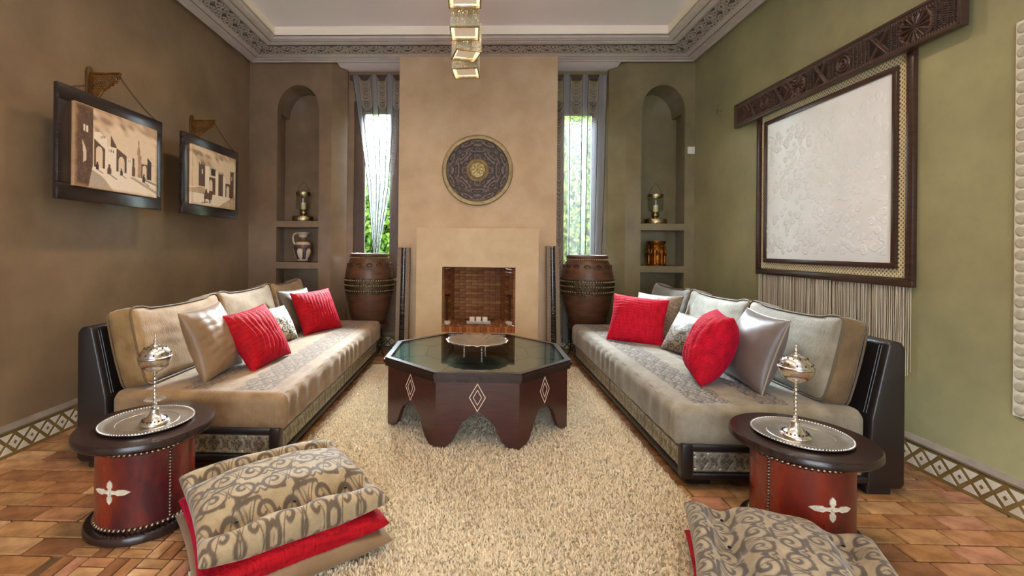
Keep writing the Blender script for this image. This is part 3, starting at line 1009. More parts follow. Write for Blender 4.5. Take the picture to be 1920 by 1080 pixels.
# raised strips dividing the top under the glass
st = MB()
for k in range(8):
    a = PI / 8 + k * PI / 4
    st.box(.20, RT - .06, -.004, .004, .4605, .4625, M=Matrix.Rotation(a, 4, 'Z'))
ring_prism(st, .40, .385, .4605, .4625)
st.build('inlay_strip', M['dark_wood'], tab)
MB().prism(octa(RT - .052), .4640, .4715, 'z').build('glass_top', M['table_glass'], tab)
RBODY = .655
half = RBODY * math.sin(PI / 8)
ap = RBODY * math.cos(PI / 8)
cut = [(.222, 0), (.19, .012), (.15, .045), (.118, .105), (.103, .145), (.096, .150), (.088, .168), (.055, .195), (.02, .218), (0, .236)]
pts = [(-half, 0)] + [(-a, b) for a, b in cut] + [(a, b) for a, b in cut[::-1][1:]] + [(half, 0), (half, .42), (-half, .42)]
panel = MB().prism(pts, -ap, -ap + .028, 'y').mesh('side_panel')
def rhomb(mb, w, h, zc, t, y):
    o = [(0, -h), (w, 0), (0, h), (-w, 0)]
    i = [(0, -h + t * 1.9), (w - t * 1.15, 0), (0, h - t * 1.9), (-w + t * 1.15, 0)]
    for k in range(4):
        j = (k + 1) % 4
        q = [(o[k][0], zc + o[k][1]), (o[j][0], zc + o[j][1]), (i[j][0], zc + i[j][1]), (i[k][0], zc + i[k][1])]
        mb.prism(q, y - .0012, y + .002, 'y')
rm = MB(); rhomb(rm, .050, .088, .318, .0042, -ap); rhomb(rm, .027, .050, .318, .0034, -ap)
rmesh = rm.mesh('rhomb_inlay')
for k in range(8):
    p = link('side_panel', panel, M['mahogany'], tab, None, (0, 0, k * PI / 4))
    link('rhomb_inlay', rmesh, M['inlay'], p)

# silver dish on three turned feet
dish = thing('silver_dish', 'fluted silver dish on turned feet on the coffee table', 'dish', (.02, 3.30, TZ - .0035))
n, nr = 96, 12
V, F = [], []
for s in (0, 1):
    for i in range(nr):
        t = i / (nr - 1)
        for k in range(n):
            a = 2 * PI * k / n
            fl = abs(math.cos(11 * a)) * 2 - 1
            r = .222 * t * (1 + .018 * t ** 4 * math.cos(16 * a))
            z = .052 + .028 * t ** 2.2 + .011 * fl * t * t * (1.12 - t) * 2 + (.004 if t > .95 else 0) - (.004 if s else 0)
            V.append((r, 0, 0) if False else (r * math.cos(a), r * math.sin(a), z))
off = n * nr
for i in range(nr - 1):
    for k in range(n):
        j = (k + 1) % n
        F.append((i * n + k, (i + 1) * n + k, (i + 1) * n + j, i * n + j))
        F.append((off + i * n + j, off + (i + 1) * n + j, off + (i + 1) * n + k, off + i * n + k))
for k in range(n):
    j = (k + 1) % n
    F.append(((nr - 1) * n + k, off + (nr - 1) * n + k, off + (nr - 1) * n + j, (nr - 1) * n + j))
link('bowl', fast_mesh('bowl', np.array(V), np.array(F), True), M['silver_tray'], dish)
foot = MB().lathe([(.004, 0), (.006, .006), (.004, .012), (.005, .02), (.011, .026), (.011, .03), (.005, .034), (.005, .044), (.009, .05), (.009, .056)], 12).mesh('foot', True)
for a in (-70, 50, 170, -130 + 20):
    if a == -110: continue
    link('foot', foot, M['silver'], dish, (.095 * math.cos(dg(a)), .095 * math.sin(dg(a)), 0))

# ---- drum side tables with tray and incense burner -----------------
def drum_table(label, x, y, cross_ang, seam_ang):
    t = thing('side_table', label, 'table', (x, y, 0), 0, 'round leather drum side tables')
    MB().lathe([(0, 0), (.218, 0), (.225, .006), (.225, .030), (.220, .036), (0, .036)], 64).build('base_plate', M['dark_wood'], t, True)
    MB().lathe([(.186, .036), (.186, .390), (.0, .390)], 64, cap=False).build('drum', M['red_leather'], t, True)
    MB().lathe([(0, .388), (.262, .388), (.270, .396), (.270, .416), (.264, .424), (0, .424)], 72).build('tabletop', M['dark_wood'], t, True)
    for z, rr in ((.048, .0100), (.356, .0098)):
        s = MB()
        nn = 60
        for k in range(nn):
            a = 2 * PI * k / nn
            s.ball((.187 * math.cos(a), .187 * math.sin(a), z), rr, 8, 6)
        s.build('stud_row', M['stud'], t, True)
    s = MB()
    for k in range(22):
        s.ball((.187 * math.cos(seam_ang), .187 * math.sin(seam_ang), .062 + k * .0136), .0064, 8, 6)
    s.build('stud_row', M['stud'], t, True)
    # carved bone cross lying on the curved side
    def arm(L, w):
        return [(0, -.009), (L * .30, -.006), (L * .42, -w), (L * .75, -w * .85), (L, 0), (L * .75, w * .85), (L * .42, w), (L * .30, .006), (0, .009)]
    c = MB()
    for rot, L, w in ((0, .082, .012), (PI, .082, .012), (PI / 2, .050, .012), (-PI / 2, .050, .012)):
        p2 = []
        for (u, v) in arm(L, w): p2.append((u * math.cos(rot) - v * math.sin(rot), u * math.sin(rot) + v * math.cos(rot)))
        Vv = []
        for rr in (.185, .190):
            for (u, v) in p2:
                a = cross_ang + u / .187
                Vv.append((rr * math.cos(a), rr * math.sin(a), .205 + v))
        k = len(p2)
        Ff = [tuple(range(k, 2 * k))] + [(i, (i + 1) % k, k + (i + 1) % k, k + i) for i in range(k)]
        c.raw(Vv, Ff)
    c.ball((.190 * math.cos(cross_ang), .190 * math.sin(cross_ang), .205), .008, 10, 6)
    c.build('bone_cross', M['bone'], t)
    return t
drum_table('red leather drum side table with dark round top beside the tan sofa', -1.465, 2.006, dg(-96), dg(-28))
drum_table('red leather drum side table with dark round top beside the grey sofa', 1.416, 2.011, dg(-92), dg(-160))

def tray(label, x, y):
    t = thing('silver_tray', label, 'tray', (x, y, .424), 0, 'round silver trays')
    MB().lathe([(0, .0), (.165, .0), (.178, .006), (.184, .010), (.184, .013), (.176, .012), (.166, .007), (.150, .0035), (0, .0030)], 72).build('plate', M['silver_tray'], t, True)
    b = MB()
    for k in range(96):
        a = 2 * PI * k / 96
        b.ball((.179 * math.cos(a), .179 * math.sin(a), .0125), .0036, 6, 4)
    b.build('beaded_rim', M['silver_tray'], t, True)
    b = MB().lathe([(.118, .003), (.121, .0046), (.124, .003)], 64, cap=False)
    b.build('engraved_ring', M['silver'], t, True)
tray('round silver tray on the drum table by the tan sofa', -1.462, 2.004)
tray('round silver tray on the drum table by the grey sofa', 1.410, 2.005)

def burner(label, x, y, saucer):
    t = thing('incense_burner', label, 'incense burner', (x, y, .427), 0, 'silver incense burners')
    t.scale = (.84, .84, 1)
    MB().lathe([(0, 0), (.066, 0), (.070, .004), (.068, .010), (.060, .016), (.044, .024), (.030, .036), (.022, .050), (.018, .060), (.019, .066), (.012, .070)], 48).build('foot', M['silver'], t, True)
    s = [(.012, .070), (.008, .076), (.0105, .084)]
    z = .084
    k = 0
    while z < .205:
        s += [(.0065, z + .004), (.0095, z + .010), (.0065, z + .016)]
        z += .017; k += 1
    s += [(.008, .222), (.014, .232)]
    st_ = MB().lathe(s, 20)
    st_.build('stem', M['silver'], t, True)
    MB().lathe([(.014, .228), (.036, .236), (.060, .250), (.073, .268), (.077, .282), (.078, .289), (.074, .290), (0, .289)], 48).build('bowl', M['silver'], t, True)
    lid = MB().lathe([(.079, .291), (.079, .297), (.074, .300), (.068, .318), (.054, .333), (.034, .342), (.022, .345), (.019, .350), (.010, .353), (.006, .360), (.010, .367), (.006, .374), (.003, .380), (.0045, .386), (0, .396)], 48)
    lid = lid.build('lid', M['silver'], t, True)
    h = MB()
    for k in range(12):
        a = 2 * PI * k / 12
        h.ball((.0705 * math.cos(a), .0705 * math.sin(a), .311), .004, 6, 5)
        h.ball((.050 * math.cos(a + .26), .050 * math.sin(a + .26), .3355), .0035, 6, 5)
    tag(h.build('pierced_holes', M['hole_dark'], lid), kind='stuff')
    h = MB()
    for k in range(20):
        a = 2 * PI * k / 20
        h.ball((.056 * math.cos(a), .056 * math.sin(a), .0185), .0045, 6, 5)
    tag(h.build('pierced_holes', M['hole_dark'], t), kind='stuff')
    if saucer:
        MB().lathe([(.007, .100), (.046, .104), (.050, .107), (.044, .107), (.007, .103)], 40).build('drip_saucer', M['silver'], t, True)
burner('silver incense burner with saucer collar on the tray by the tan sofa', -1.418, 1.985, True)
burner('silver incense burner with plain stem on the tray by the grey sofa', 1.375, 1.985, False)

# ---- floor cushions -------------------------------------------------
M['damask_floor'] = mat('damask_floor', (255, 255, 255), (226, 224, 220), scale=24, rough=0.66, spec=.25, sheen=0.25, attr='Col', bump=0.10, bscale=240)
def floor_cushion(label, m, size, t, loc, rotz, seed, colfun=None, tuft=None, ridges=0, group='stacked floor cushions', n=110, wr=.008, pinch=.05):
    root = thing('floor_cushion', label, 'cushion', loc, rotz, group)
    me = pillow_mesh('cover', size, size, t, n, pinch, seed, wr, ridges, 26, colfun, tuft, pexp=.36)
    # lay flat: front (-y) becomes up
    V = np.empty(len(me.vertices) * 3, np.float32); me.vertices.foreach_get('co', V)
    V = V.reshape(-1, 3)
    W = np.stack([V[:, 0], V[:, 2], -V[:, 1]], 1)
    zmin = -t * .36
    W[:, 2] = np.where(W[:, 2] < zmin, zmin + (W[:, 2] - zmin) * .05, W[:, 2]) - zmin * 1.06
    me.vertices.foreach_set('co', W.astype(np.float32).ravel()); me.update()
    o = link('cover', me, m, root)
    if tuft is not None:
        for (a, b, d, r) in tuft:
            if r > .05: continue
            zz = float(t / 2 * (max(0, (1 - abs(2 * a / size) ** 2.4) * (1 - abs(2 * b / size) ** 2.4))) ** .36 - d)
            MB().ball((a, b, zz - zmin * 1.06 + .002), .007, 8, 6, (1, 1, .6)).build('tuft_button', m, root, True)
    return root
def dam(c_bg, c_ln, cell, c_bg2=None):
    a, b = np.array(lin(c_bg)), np.array(lin(c_ln))
    def f(x, z, s):
        mk = scroll(x * 1.0 + .05, z + .03, cell=cell, pitch=.34, w=.2, R=.5)[:, None]
        return a + (b - a) * mk
    return f
def tufts(size, rows, cols, d, seamdir=None):
    L = []
    for b in np.linspace(-size * .30, size * .30, rows):
        for a in np.linspace(-size * .30, size * .30, cols):
            L.append((float(a), float(b), d, .045))
    # seams: shallow valleys between the rows
    if seamdir:
        for b in np.linspace(-size * .30, size * .30, rows):
            for a in np.linspace(-size * .42, size * .42, 15):
                L.append((float(a), float(b), d * .55, .0501))
    return L
LC = (-.79, 1.845)
ra = dg(38)
floor_cushion('taupe satin floor cushion at the bottom of the left stack', M['satin_taupe'], .68, .14, (LC[0], LC[1], .012), ra, 21, ridges=.002)
floor_cushion('crushed red velvet floor cushion in the middle of the left stack', M['red_velvet'], .66, .15, (LC[0], LC[1], .074), ra, 23, ridges=.007)
floor_cushion('tufted scroll patterned floor cushion on top of the left stack', M['damask_floor'], .66, .19, (LC[0], LC[1], .150), ra, 25, dam((170, 150, 118), (98, 84, 70), .105), tufts(.66, 2, 3, .045, True), n=210)
RC = (1.055, 1.52)
rb = dg(-21)
floor_cushion('red velvet floor cushion under the right patterned cushion', M['red_velvet'], .62, .12, (RC[0], RC[1] - .01, .012), rb, 27, ridges=.004)
floor_cushion('tufted leaf patterned floor cushion beside the right drum table', M['damask_floor'], .62, .20, (RC[0], RC[1], .086), rb + PI / 2, 29, dam((168, 154, 132), (96, 88, 84), .09), tufts(.62, 2, 3, .052, True), n=210)

# ---- shag rug --------------------------------------------------------
M['rug_base'] = mat('rug_backing', (206, 188, 158), rough=0.95)
M['rug_pile'] = mat('rug_pile', (255, 255, 255), rough=0.9, attr='Col', sheen=0.3)
rug = thing('shag_rug', 'cream shag rug under the octagonal coffee table', 'rug', ((RUG[0] + RUG[1]) / 2, (RUG[2] + RUG[3]) / 2, 0))
rw, rl = (RUG[1] - RUG[0]) / 2, (RUG[3] - RUG[2]) / 2
MB().box(-rw, rw, -rl, rl, .0005, .012, .004).build('backing', M['rug_base'], rug)
NB = 150000
px = RNG.uniform(-rw, rw, NB); py = RNG.uniform(-rl, rl, NB)
hh = RNG.uniform(.012, .022, NB)
an = RNG.uniform(0, 2 * PI, NB); ln = RNG.uniform(.004, .016, NB)
wd = RNG.uniform(.0028, .0048, NB)
base = np.stack([px, py, np.full(NB, .009)], 1)
side = np.stack([np.cos(an + PI / 2), np.sin(an + PI / 2), 0 * an], 1) * wd[:, None]
mid = base + np.stack([np.cos(an) * ln * .35, np.sin(an) * ln * .35, hh * .65], 1)
tip = base + np.stack([np.cos(an) * ln, np.sin(an) * ln, hh], 1)
V = np.stack([base - side, base + side, mid + side * .9, mid - side * .9, tip], 1).reshape(-1, 3)
i5 = np.arange(NB)[:, None] * 5
T1 = i5 + np.array([0, 1, 2]); T2 = i5 + np.array([0, 2, 3]); T3 = i5 + np.array([3, 2, 4])
sh = RNG.uniform(.82, 1.05, NB)
C = np.repeat(np.array(lin((226, 210, 182)))[None] * sh[:, None], 5, 0)
tag(link('pile', fast_mesh('pile', V, np.concatenate([T1, T2, T3]), False, C), M['rug_pile'], rug), kind='stuff')

# ================================================================== wall pieces
M['brass_disc'] = mat('brass_rim', (168, 146, 104), (132, 112, 76), scale=18, rough=0.48, metal=0.6, bump=0.15, bscale=70)
M['disc_band'] = mat('carved_disc', (255, 255, 255), (225, 222, 218), scale=30, rough=0.5, attr='Col')
M['brass_core'] = mat('brass_core', (255, 255, 255), rough=0.35, metal=0.7, attr='Col')
disc = thing('wall_shield', 'round carved brass and dark metal shield on the chimney breast', 'shield', (.017, CY - .001, 2.088))
def flip(prof):  # lathe about -y: rotate z axis onto -y
    return Matrix.Rotation(PI / 2, 4, 'X')
RX = Matrix.Rotation(PI / 2, 4, 'X')
MB().lathe([(.345, .0), (.345, .018), (.352, .030), (.372, .036), (.392, .030), (.398, .018), (.396, .0)], 96, RX, cap=False).build('rim', M['brass_disc'], disc, True)
nr, na = 60, 420
rr = np.linspace(.12, .352, nr); aa = np.linspace(0, 2 * PI, na + 1)
Rg, Ag = np.meshgrid(rr, aa, indexing='ij')
fold = np.abs(((Ag + PI / 2) / (2 * PI) * 8) % 2 - 1) * (2 * PI / 16 * 2) / 2
u_ = fold * .235
m_ = scroll(u_ * 1.0, Rg - .12 + .012, cell=.084, pitch=.36, w=.21, R=.5)
m_ = np.maximum(m_, sstep(np.abs(Rg - .236), .106, .110))
H = .012 + .006 * m_ + .006 * np.sin((Rg - .12) / .232 * PI)
V = np.stack([Rg * np.cos(Ag), -H, Rg * np.sin(Ag)], -1).reshape(-1, 3)
c0, c1 = np.array(lin((122, 104, 96))), np.array(lin((52, 38, 32)))
C = (c0 + (c1 - c0) * m_[..., None]).reshape(-1, 3)
link('carved_band', fast_mesh('carved_band', V, grid_faces(nr, na + 1)[:, ::-1], False, C), M['disc_band'], disc)
MB().lathe([(.127, .010), (.127, .022), (.122, .026), (.10, .028), (.084, .040), (.082, .046)], 64, RX, cap=False).build('boss_ring', M['brass_disc'], disc, True)
nr, na = 26, 160
rr = np.linspace(.0, .084, nr); aa = np.linspace(0, 2 * PI, na + 1)
Rg, Ag = np.meshgrid(rr, aa, indexing='ij')
m_ = .5 + .5 * np.sin(Ag * 8 + 3 * np.sin(Rg * 160)) * np.sin(Rg * 230)
H = .044 + .010 * np.sqrt(np.clip(1 - (Rg / .09) ** 2, 0, 1)) + .003 * m_
V = np.stack([Rg * np.cos(Ag), -H, Rg * np.sin(Ag)], -1).reshape(-1, 3)
c0, c1 = np.array(lin((92, 74, 42))), np.array(lin((180, 156, 104)))
link('engraved_centre', fast_mesh('engraved_centre', V, grid_faces(nr, na + 1)[:, ::-1], False, (c0 + (c1 - c0) * m_[..., None]).reshape(-1, 3)), M['brass_core'], disc)

# ---- two sepia paintings hanging from brackets ---------------------
def poly_mask(U, W, pts):
    ins = np.zeros(U.shape, bool)
    n = len(pts)
    for i in range(n):
        (x0, y0), (x1, y1) = pts[i], pts[(i + 1) % n]
        c = ((y0 > W) != (y1 > W)) & (U < (x1 - x0) * (W - y0) / (y1 - y0 + 1e-12) + x0)
        ins ^= c
    return ins
SEP = {'l': (232, 208, 178), 'h': (244, 228, 206), 'm': (176, 142, 108), 'd': (98, 70, 50), 'k': (56, 38, 28), 'b': (196, 152, 104)}
def painting_img(kind, nu=190, nv=140):
    U, W = np.meshgrid(np.linspace(0, 1, nu), np.linspace(0, 1, nv), indexing='ij')
    P = np.stack([U * 3, W * 3], -1)
    n1 = sines(P, 2.6, 5 if kind else 6); n2 = sines(P * np.array([1, 2]), 7, 7); n3 = sines(P, 30, 8)
    lc = {k: np.array(lin(v)) for k, v in SEP.items()}
    C = np.zeros((nu, nv, 3)) + lc['l']
    cl = sstep(n1 + .5 * n2 + .9 * (W - .75), .05, .75)[..., None]
    C = C + (lc['m'] - C) * cl * (.8 if kind == 0 else .9)
    cl2 = sstep(n2 + .6 * n1 + .5 * (W - .8), .35, .8)[..., None] * (W > .55)[..., None]
    C = C + (lc['d'] - C) * cl2 * .35
    def fill(pts, c, a=1.0, tex=0.0):
        m = poly_mask(U, W, pts)[..., None] * a
        t = lc[c] * (1 + tex * n3[..., None])
        C[:] = C + (t - C) * m
    def rect(x0, x1, y0, y1, c, a=1.0, tex=0.0): fill([(x0, y0), (x1, y0), (x1, y1), (x0, y1)], c, a, tex)
    def archd(x, w, y0, y1, c):
        pts = [(x - w, y0), (x + w, y0)] + [(x + w * math.cos(t), y1 - w * 1.3 + w * 1.8 * math.sin(t)) for t in np.linspace(0, PI, 9)]
        fill(pts, c)
    def man(x, y, h, c='k'):
        fill([(x - h * .16, y), (x + h * .16, y), (x + h * .18, y + h * .55), (x + h * .08, y + h * .8), (x - h * .08, y + h * .8), (x - h * .18, y + h * .5)], c)
        fill([(x + h * .1 * math.cos(t), y + h * .9 + h * .12 * math.sin(t)) for t in np.linspace(0, 2 * PI, 8)], c)
        fill([(x, y), (x + h * .1, y + .01), (x + h * .75, y - h * .35), (x + h * .6, y - h * .38)], 'd', .8)
    if kind == 0:
        fill([(0, 0), (1, 0), (1, .22), (.55, .27), (.2, .30), (0, .30)], 'h')
        fill([(.2, .28), (.34, .28), (.34, .66), (.26, .72), (.2, .70)], 'h')
        fill([(.2, .27), (.32, .27), (.32, .52), (.2, .62)], 'd', 1, .2)
        archd(.255, .038, .27, .52, 'l')
        rect(.33, .45, .27, .57, 'h'); fill([(.385, .57), (.385, .72), (.45, .60), (.45, .57)], 'd')
        fill([(.45, .27), (.58, .27), (.58, .50), (.45, .58)], 'd', 1, .2); archd(.515, .036, .27, .46, 'l')
        rect(.58, .68, .26, .48, 'h'); rect(.655, .68, .38, .50, 'd'); rect(.65, .69, .25, .38, 'd')
        rect(.70, .775, .25, .56, 'm', 1, .25); rect(.715, .76, .56, .64, 'm'); rect(.70, .725, .25, .56, 'l'); fill([(.72, .64), (.755, .64), (.738, .72)], 'm'); rect(.734, .741, .70, .76, 'd')
        rect(.775, .86, .25, .45, 'd', 1, .2); archd(.82, .03, .25, .42, 'l')
        fill([(.86, .24), (.92, .24), (.92, .50), (.86, .56)], 'k'); rect(.92, 1, .23, .45, 'l')
        for (x, y) in ((.27, .64), (.29, .65), (.31, .655), (.36, .50), (.385, .50), (.41, .50), (.60, .43), (.62, .43)): rect(x, x + .008, y, y + .035, 'd')
        fill([(0, 0), (.14, 0), (.19, .30), (.19, 1), (0, 1)], 'd', 1, .45)
        rect(.085, .105, .68, .76, 'h'); rect(.115, .135, .67, .75, 'h'); fill([(.09, .30), (.12, .33), (.12, .45), (.075, .58), (.085, .42)], 'l', .9)
        fill([(0, 0), (.42, 0), (.30, .16), (.16, .24), (0, .26)], 'd', .55, .6)
        man(.235, .24, .10); man(.37, .21, .13, 'd'); man(.515, .23, .09); man(.81, .19, .12)
        fill([(.62, .22), (1, .05), (1, .09), (.66, .24)], 'd', .55); fill([(.8, .22), (1, .17), (1, .20), (.84, .24)], 'k', .7)
        edge = np.minimum(np.minimum(U, 1 - U) * 1.3, np.minimum(W, 1 - W))
    else:
        fill([(0, 0), (1, 0), (1, .25), (0, .30)], 'h')
        fill([(0, .27), (.2, .32), (.3, .28), (.3, .2), (0, .2)], 'm', .8, .4)
        rect(.14, .27, .33, .70, 'd', 1, .25); rect(.27, .36, .28, .70, 'h'); rect(.205, .225, .54, .62, 'h')
        rect(.36, .52, .22, .52, 'd', 1, .25); rect(.40, .50, .56, .68, 'k'); archd(.40, .035, .28, .46, 'l'); rect(.50, .58, .22, .66, 'h')
        rect(.57, .68, .22, .62, 'd', 1, .2); rect(.68, .74, .22, .60, 'h'); rect(.74, .87, .22, .48, 'd', 1, .2); archd(.80, .035, .22, .42, 'l')
        rect(.86, .95, .2, .72, 'd', 1, .2); rect(.95, 1, .2, .70, 'l'); rect(.89, .905, .56, .64, 'h')
        for x in (.14, .19, .24, .86, .905, .94, .57, .62, .665): rect(x, x + .018, .60 if .5 < x < .7 else .70, .66 if .5 < x < .7 else .74, 'd')
        fill([(.55, 0), (1, 0), (1, .28), (.8, .16)], 'm', .8, .7)
        man(.30, .14, .16); fill([(.25, .12), (.42, .12), (.44, .22), (.38, .24), (.26, .22)], 'd'); rect(.26, .285, .05, .14, 'k'); rect(.37, .39, .05, .14, 'k')
        fill([(.2, .03), (.36, .06), (.34, .08), (.2, .05)], 'd', .8)
        edge = np.minimum(np.minimum(U, 1 - U), np.minimum(W, 1 - W))
    C = C + (lc['b'] - C) * (sstep(.05 + .02 * n2 - edge, 0, .05) * .55)[..., None]
    return C * (1 + .05 * n3[..., None])
M['canvas'] = mat('painted_canvas', (255, 255, 255), rough=0.5, attr='Col')
M['pic_frame'] = mat('dark_picture_frame', (50, 38, 36), (36, 27, 27), scale=6, rough=0.24, stretch=(1, 6, 6), coat=0.3, coatrough=.2)
M['chain'] = mat('iron_chain', (96, 84, 70), rough=0.45, metal=0.8)
M['gilt'] = mat('gilt_bracket', (156, 106, 40), (98, 62, 24), scale=24, rough=0.35, metal=0.8)
M['bracket_plate'] = mat('bracket_plate', (120, 88, 50), (90, 64, 38), scale=14, rough=0.35, metal=.5)
def chain(mb, p, q, sagz=.02, step=.017):
    p, q = Vector(p), Vector(q)
    L = (q - p).length
    n = int(L / step)
    d = (q - p).normalized()
    ref = Vector((1, 0, 0)) if abs(d.x) < .9 else Vector((0, 0, 1))
    s = d.cross(ref).normalized(); t = d.cross(s).normalized()
    for k in range(n):
        f = (k + .5) / n
        c = p + (q - p) * f - Vector((0, 0, sagz * 4 * f * (1 - f)))
        e = s if k % 2 else t
        mb.tube([c + d * (.0115 * math.cos(a)) + e * (.0058 * math.sin(a)) for a in [2 * PI * i / 10 for i in range(10)]], .0019, 5, True)
def painting(label, kind, yc, zc, w, h, x, yb, tip):
    root = thing('painting', label, 'painting', (x, yc, zc - h / 2), PI / 2, 'sepia paintings on the left wall')
    fw = .098
    f = MB()
    for (a, b, c, d) in ((-w / 2, w / 2, 0, fw), (-w / 2, w / 2, h - fw, h), (-w / 2, -w / 2 + fw, fw, h - fw), (w / 2 - fw, w / 2, fw, h - fw)):
        f.box(a, b, 0, .032, c, d, .004, 2)
    f.box(-w / 2 + fw * .5, w / 2 - fw * .5, .018, .03, fw * .5, h - fw * .5)
    f.build('frame', M['pic_frame'], root, True)
    cw, ch = w - 2 * fw + .02, h - 2 * fw + .02
    img = painting_img(kind)
    nu, nv = img.shape[:2]
    me = relief('canvas', -cw / 2, cw / 2, h / 2 - ch / 2, h / 2 + ch / 2, nu, nv, lambda u, v: 0 * u + .020, .002, lambda u, v, H: img)
    link('canvas', me, M['canvas'], root)
    for yy in (yc - w * .41, yc + w * .41):
        c = MB()
        a = Vector(tip); b = Vector((x, yy, zc + h / 2 - .004))
        def loc(v): return Matrix.Rotation(-PI / 2, 3, 'Z') @ (Vector(v) - root.location)
        chain(c, loc(a), loc(b))
        c.build('chain', M['chain'], root, True)
    return root
def bracket(label, yb, zt, reach):
    r = thing('bracket', label, 'bracket', (XL, yb, zt - .19), 0, 'gilt fretwork wall brackets')
    z1 = .19
    p = MB().prism([(-.026, -.06), (.026, -.06), (.026, .20), (.015, .228), (0, .236), (-.015, .228), (-.026, .20)], .0, .018, 'x', .003)
    p.build('wall_plate', M['bracket_plate'], r, True)
    f = MB()
    R = reach
    f.box(.016, R, -.009, .009, z1 - .012, z1, .002)
    f.box(.016, .03, -.009, .009, -.03, z1, .002)
    f.tube([(.02, 0, -.03), (.05, 0, -.012), (.10, 0, .06), (.15, 0, .10), (R - .035, 0, .135), (R - .03, 0, .16), (R, 0, z1 - .004)], .007, 6)
    # fretwork rings between the edges
    for i in range(11):
        for j in range(12):
            a, b = .036 + i * .0175 + (.00875 if j % 2 else 0), z1 - .02 - j * .0155
            lim = -.03 + 1.02 * max(0, (a - .03)) if a < .13 else .07 + .65 * (a - .13)
            if b < lim + .006 or a > R - .012: continue
            f.tube([(a + .0078 * math.cos(t), 0, b + .0078 * math.sin(t)) for t in [2 * PI * k / 6 for k in range(6)]], .0028, 4, True)
    f.build('fretwork_arm', M['gilt'], r)
    return r
bracket('gilt fretwork bracket holding the nearer painting', 3.045, 2.392, .232)
bracket('gilt fretwork bracket holding the farther painting', 4.174, 2.388, .232)
painting('sepia street painting in wide dark frame nearer the camera', 0, 3.05, 1.833, .89, .69, -2.455, 3.045, (-2.445, 3.045, 2.372))
painting('sepia kasbah and rider painting in dark frame nearer the niche', 1, 4.19, 1.833, .89, .69, -2.455, 4.174, (-2.445, 4.174, 2.368))

# ---- right wall: carved beam, framed panel, fringe -----------------
M['carved_wood'] = mat('carved_beam_wood', (255, 255, 255), (200, 196, 190), scale=16, rough=0.30, attr='Col', stretch=(1, 1, 4))
M['art_frame'] = mat('art_frame_wood', (74, 52, 42), (56, 38, 31), scale=8, rough=0.28, stretch=(1, 1, 6))
M['mat_weave'] = mat('woven_mat', (255, 255, 255), rough=0.8, attr='Col')
M['art_white'] = mat('pearl_panel', (243, 248, 251), (232, 238, 241), scale=3, rough=0.22, spec=0.6)
M['fringe'] = mat('wool_fringe', (214, 204, 184), (176, 164, 142), scale=40, rough=0.85, stretch=(1, 3, .1))
bm_ = thing('carved_beam', 'long dark carved wooden beam above the white framed panel', 'beam', (XR - .034, 3.348, 2.366), -PI / 2)
BL, BH = 1.992, .204
def beam_fun(u, v):
    w = v - BH / 2
    H = np.zeros_like(u)
    segs = ['bars', 'sun', 'bars', 'star', 'bars4', 'ring', 'bars', 'star', 'bars', 'sun2', 'tri', 'star', 'bars', 'ring', 'bars', 'star', 'tri', 'bars']
    wd = [.12, .20, .07, .14, .14, .12, .09, .12, .09, .14, .10, .12, .07, .11, .07, .10, .10, .08]
    tot = sum(wd); x = BL / 2 - .03
    sc = (BL - .06) / tot
    for s, q in zip(segs, wd):
        q *= sc
        x0, x1 = x - q, x
        x = x0
        a = (u - (x0 + x1) / 2)
        ins = (u >= x0) & (u < x1)
        r = np.hypot(a, w); th = np.arctan2(w, a)
        if s.startswith('bars'):
            f = .5 + .5 * np.sign(np.sin(a * 2 * PI / .026)) * 0 + .5 * np.cos(a * 2 * PI / .03)
            f = f * (.6 + .4 * np.cos(w * 2 * PI / .012))
        elif s.startswith('sun'):
            f = (.5 + .5 * np.cos(th * 14)) * (r < q * .46) + .9 * (np.abs(r - q * .48) < .006)
        elif s == 'star':
            d1 = np.abs(a - w * q / (BH * .8)); d2 = np.abs(a + w * q / (BH * .8))
            f = np.clip(1 - np.minimum(d1, d2) / .02, 0, 1)
        elif s == 'ring':
            f = .5 + .5 * np.cos(r * 2 * PI / .024)
        else:
            f = np.abs(((a * 1.2 + np.abs(w)) / .03) % 2 - 1)
        f = np.where(np.abs(w) > BH / 2 - .034, .5 + .5 * np.cos(u * 2 * PI / .016), f)
        H = np.where(ins, f, H)
    edge = sstep(np.minimum(np.minimum(u + BL / 2, BL / 2 - u), np.minimum(v, BH - v)), .016, .02)
    return .036 + np.where(edge > .5, (H - 1) * .013, 0)
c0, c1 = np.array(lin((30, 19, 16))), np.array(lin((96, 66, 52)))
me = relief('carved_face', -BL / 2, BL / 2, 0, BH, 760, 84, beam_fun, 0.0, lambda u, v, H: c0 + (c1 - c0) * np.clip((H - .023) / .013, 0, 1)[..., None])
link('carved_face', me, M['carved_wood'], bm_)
MB().box(-BL / 2 - .004, BL / 2 + .004, -.042, 0, -.006, .012, .003).box(-BL / 2 - .004, BL / 2 + .004, -.042, 0, BH - .012, BH + .006, .003).box(BL / 2 - .012, BL / 2 + .006, -.042, 0, 0, BH, .003).box(-BL / 2 - .006, -BL / 2 + .012, -.042, 0, 0, BH, .003).build('edge_moulding', M['art_frame'], bm_)

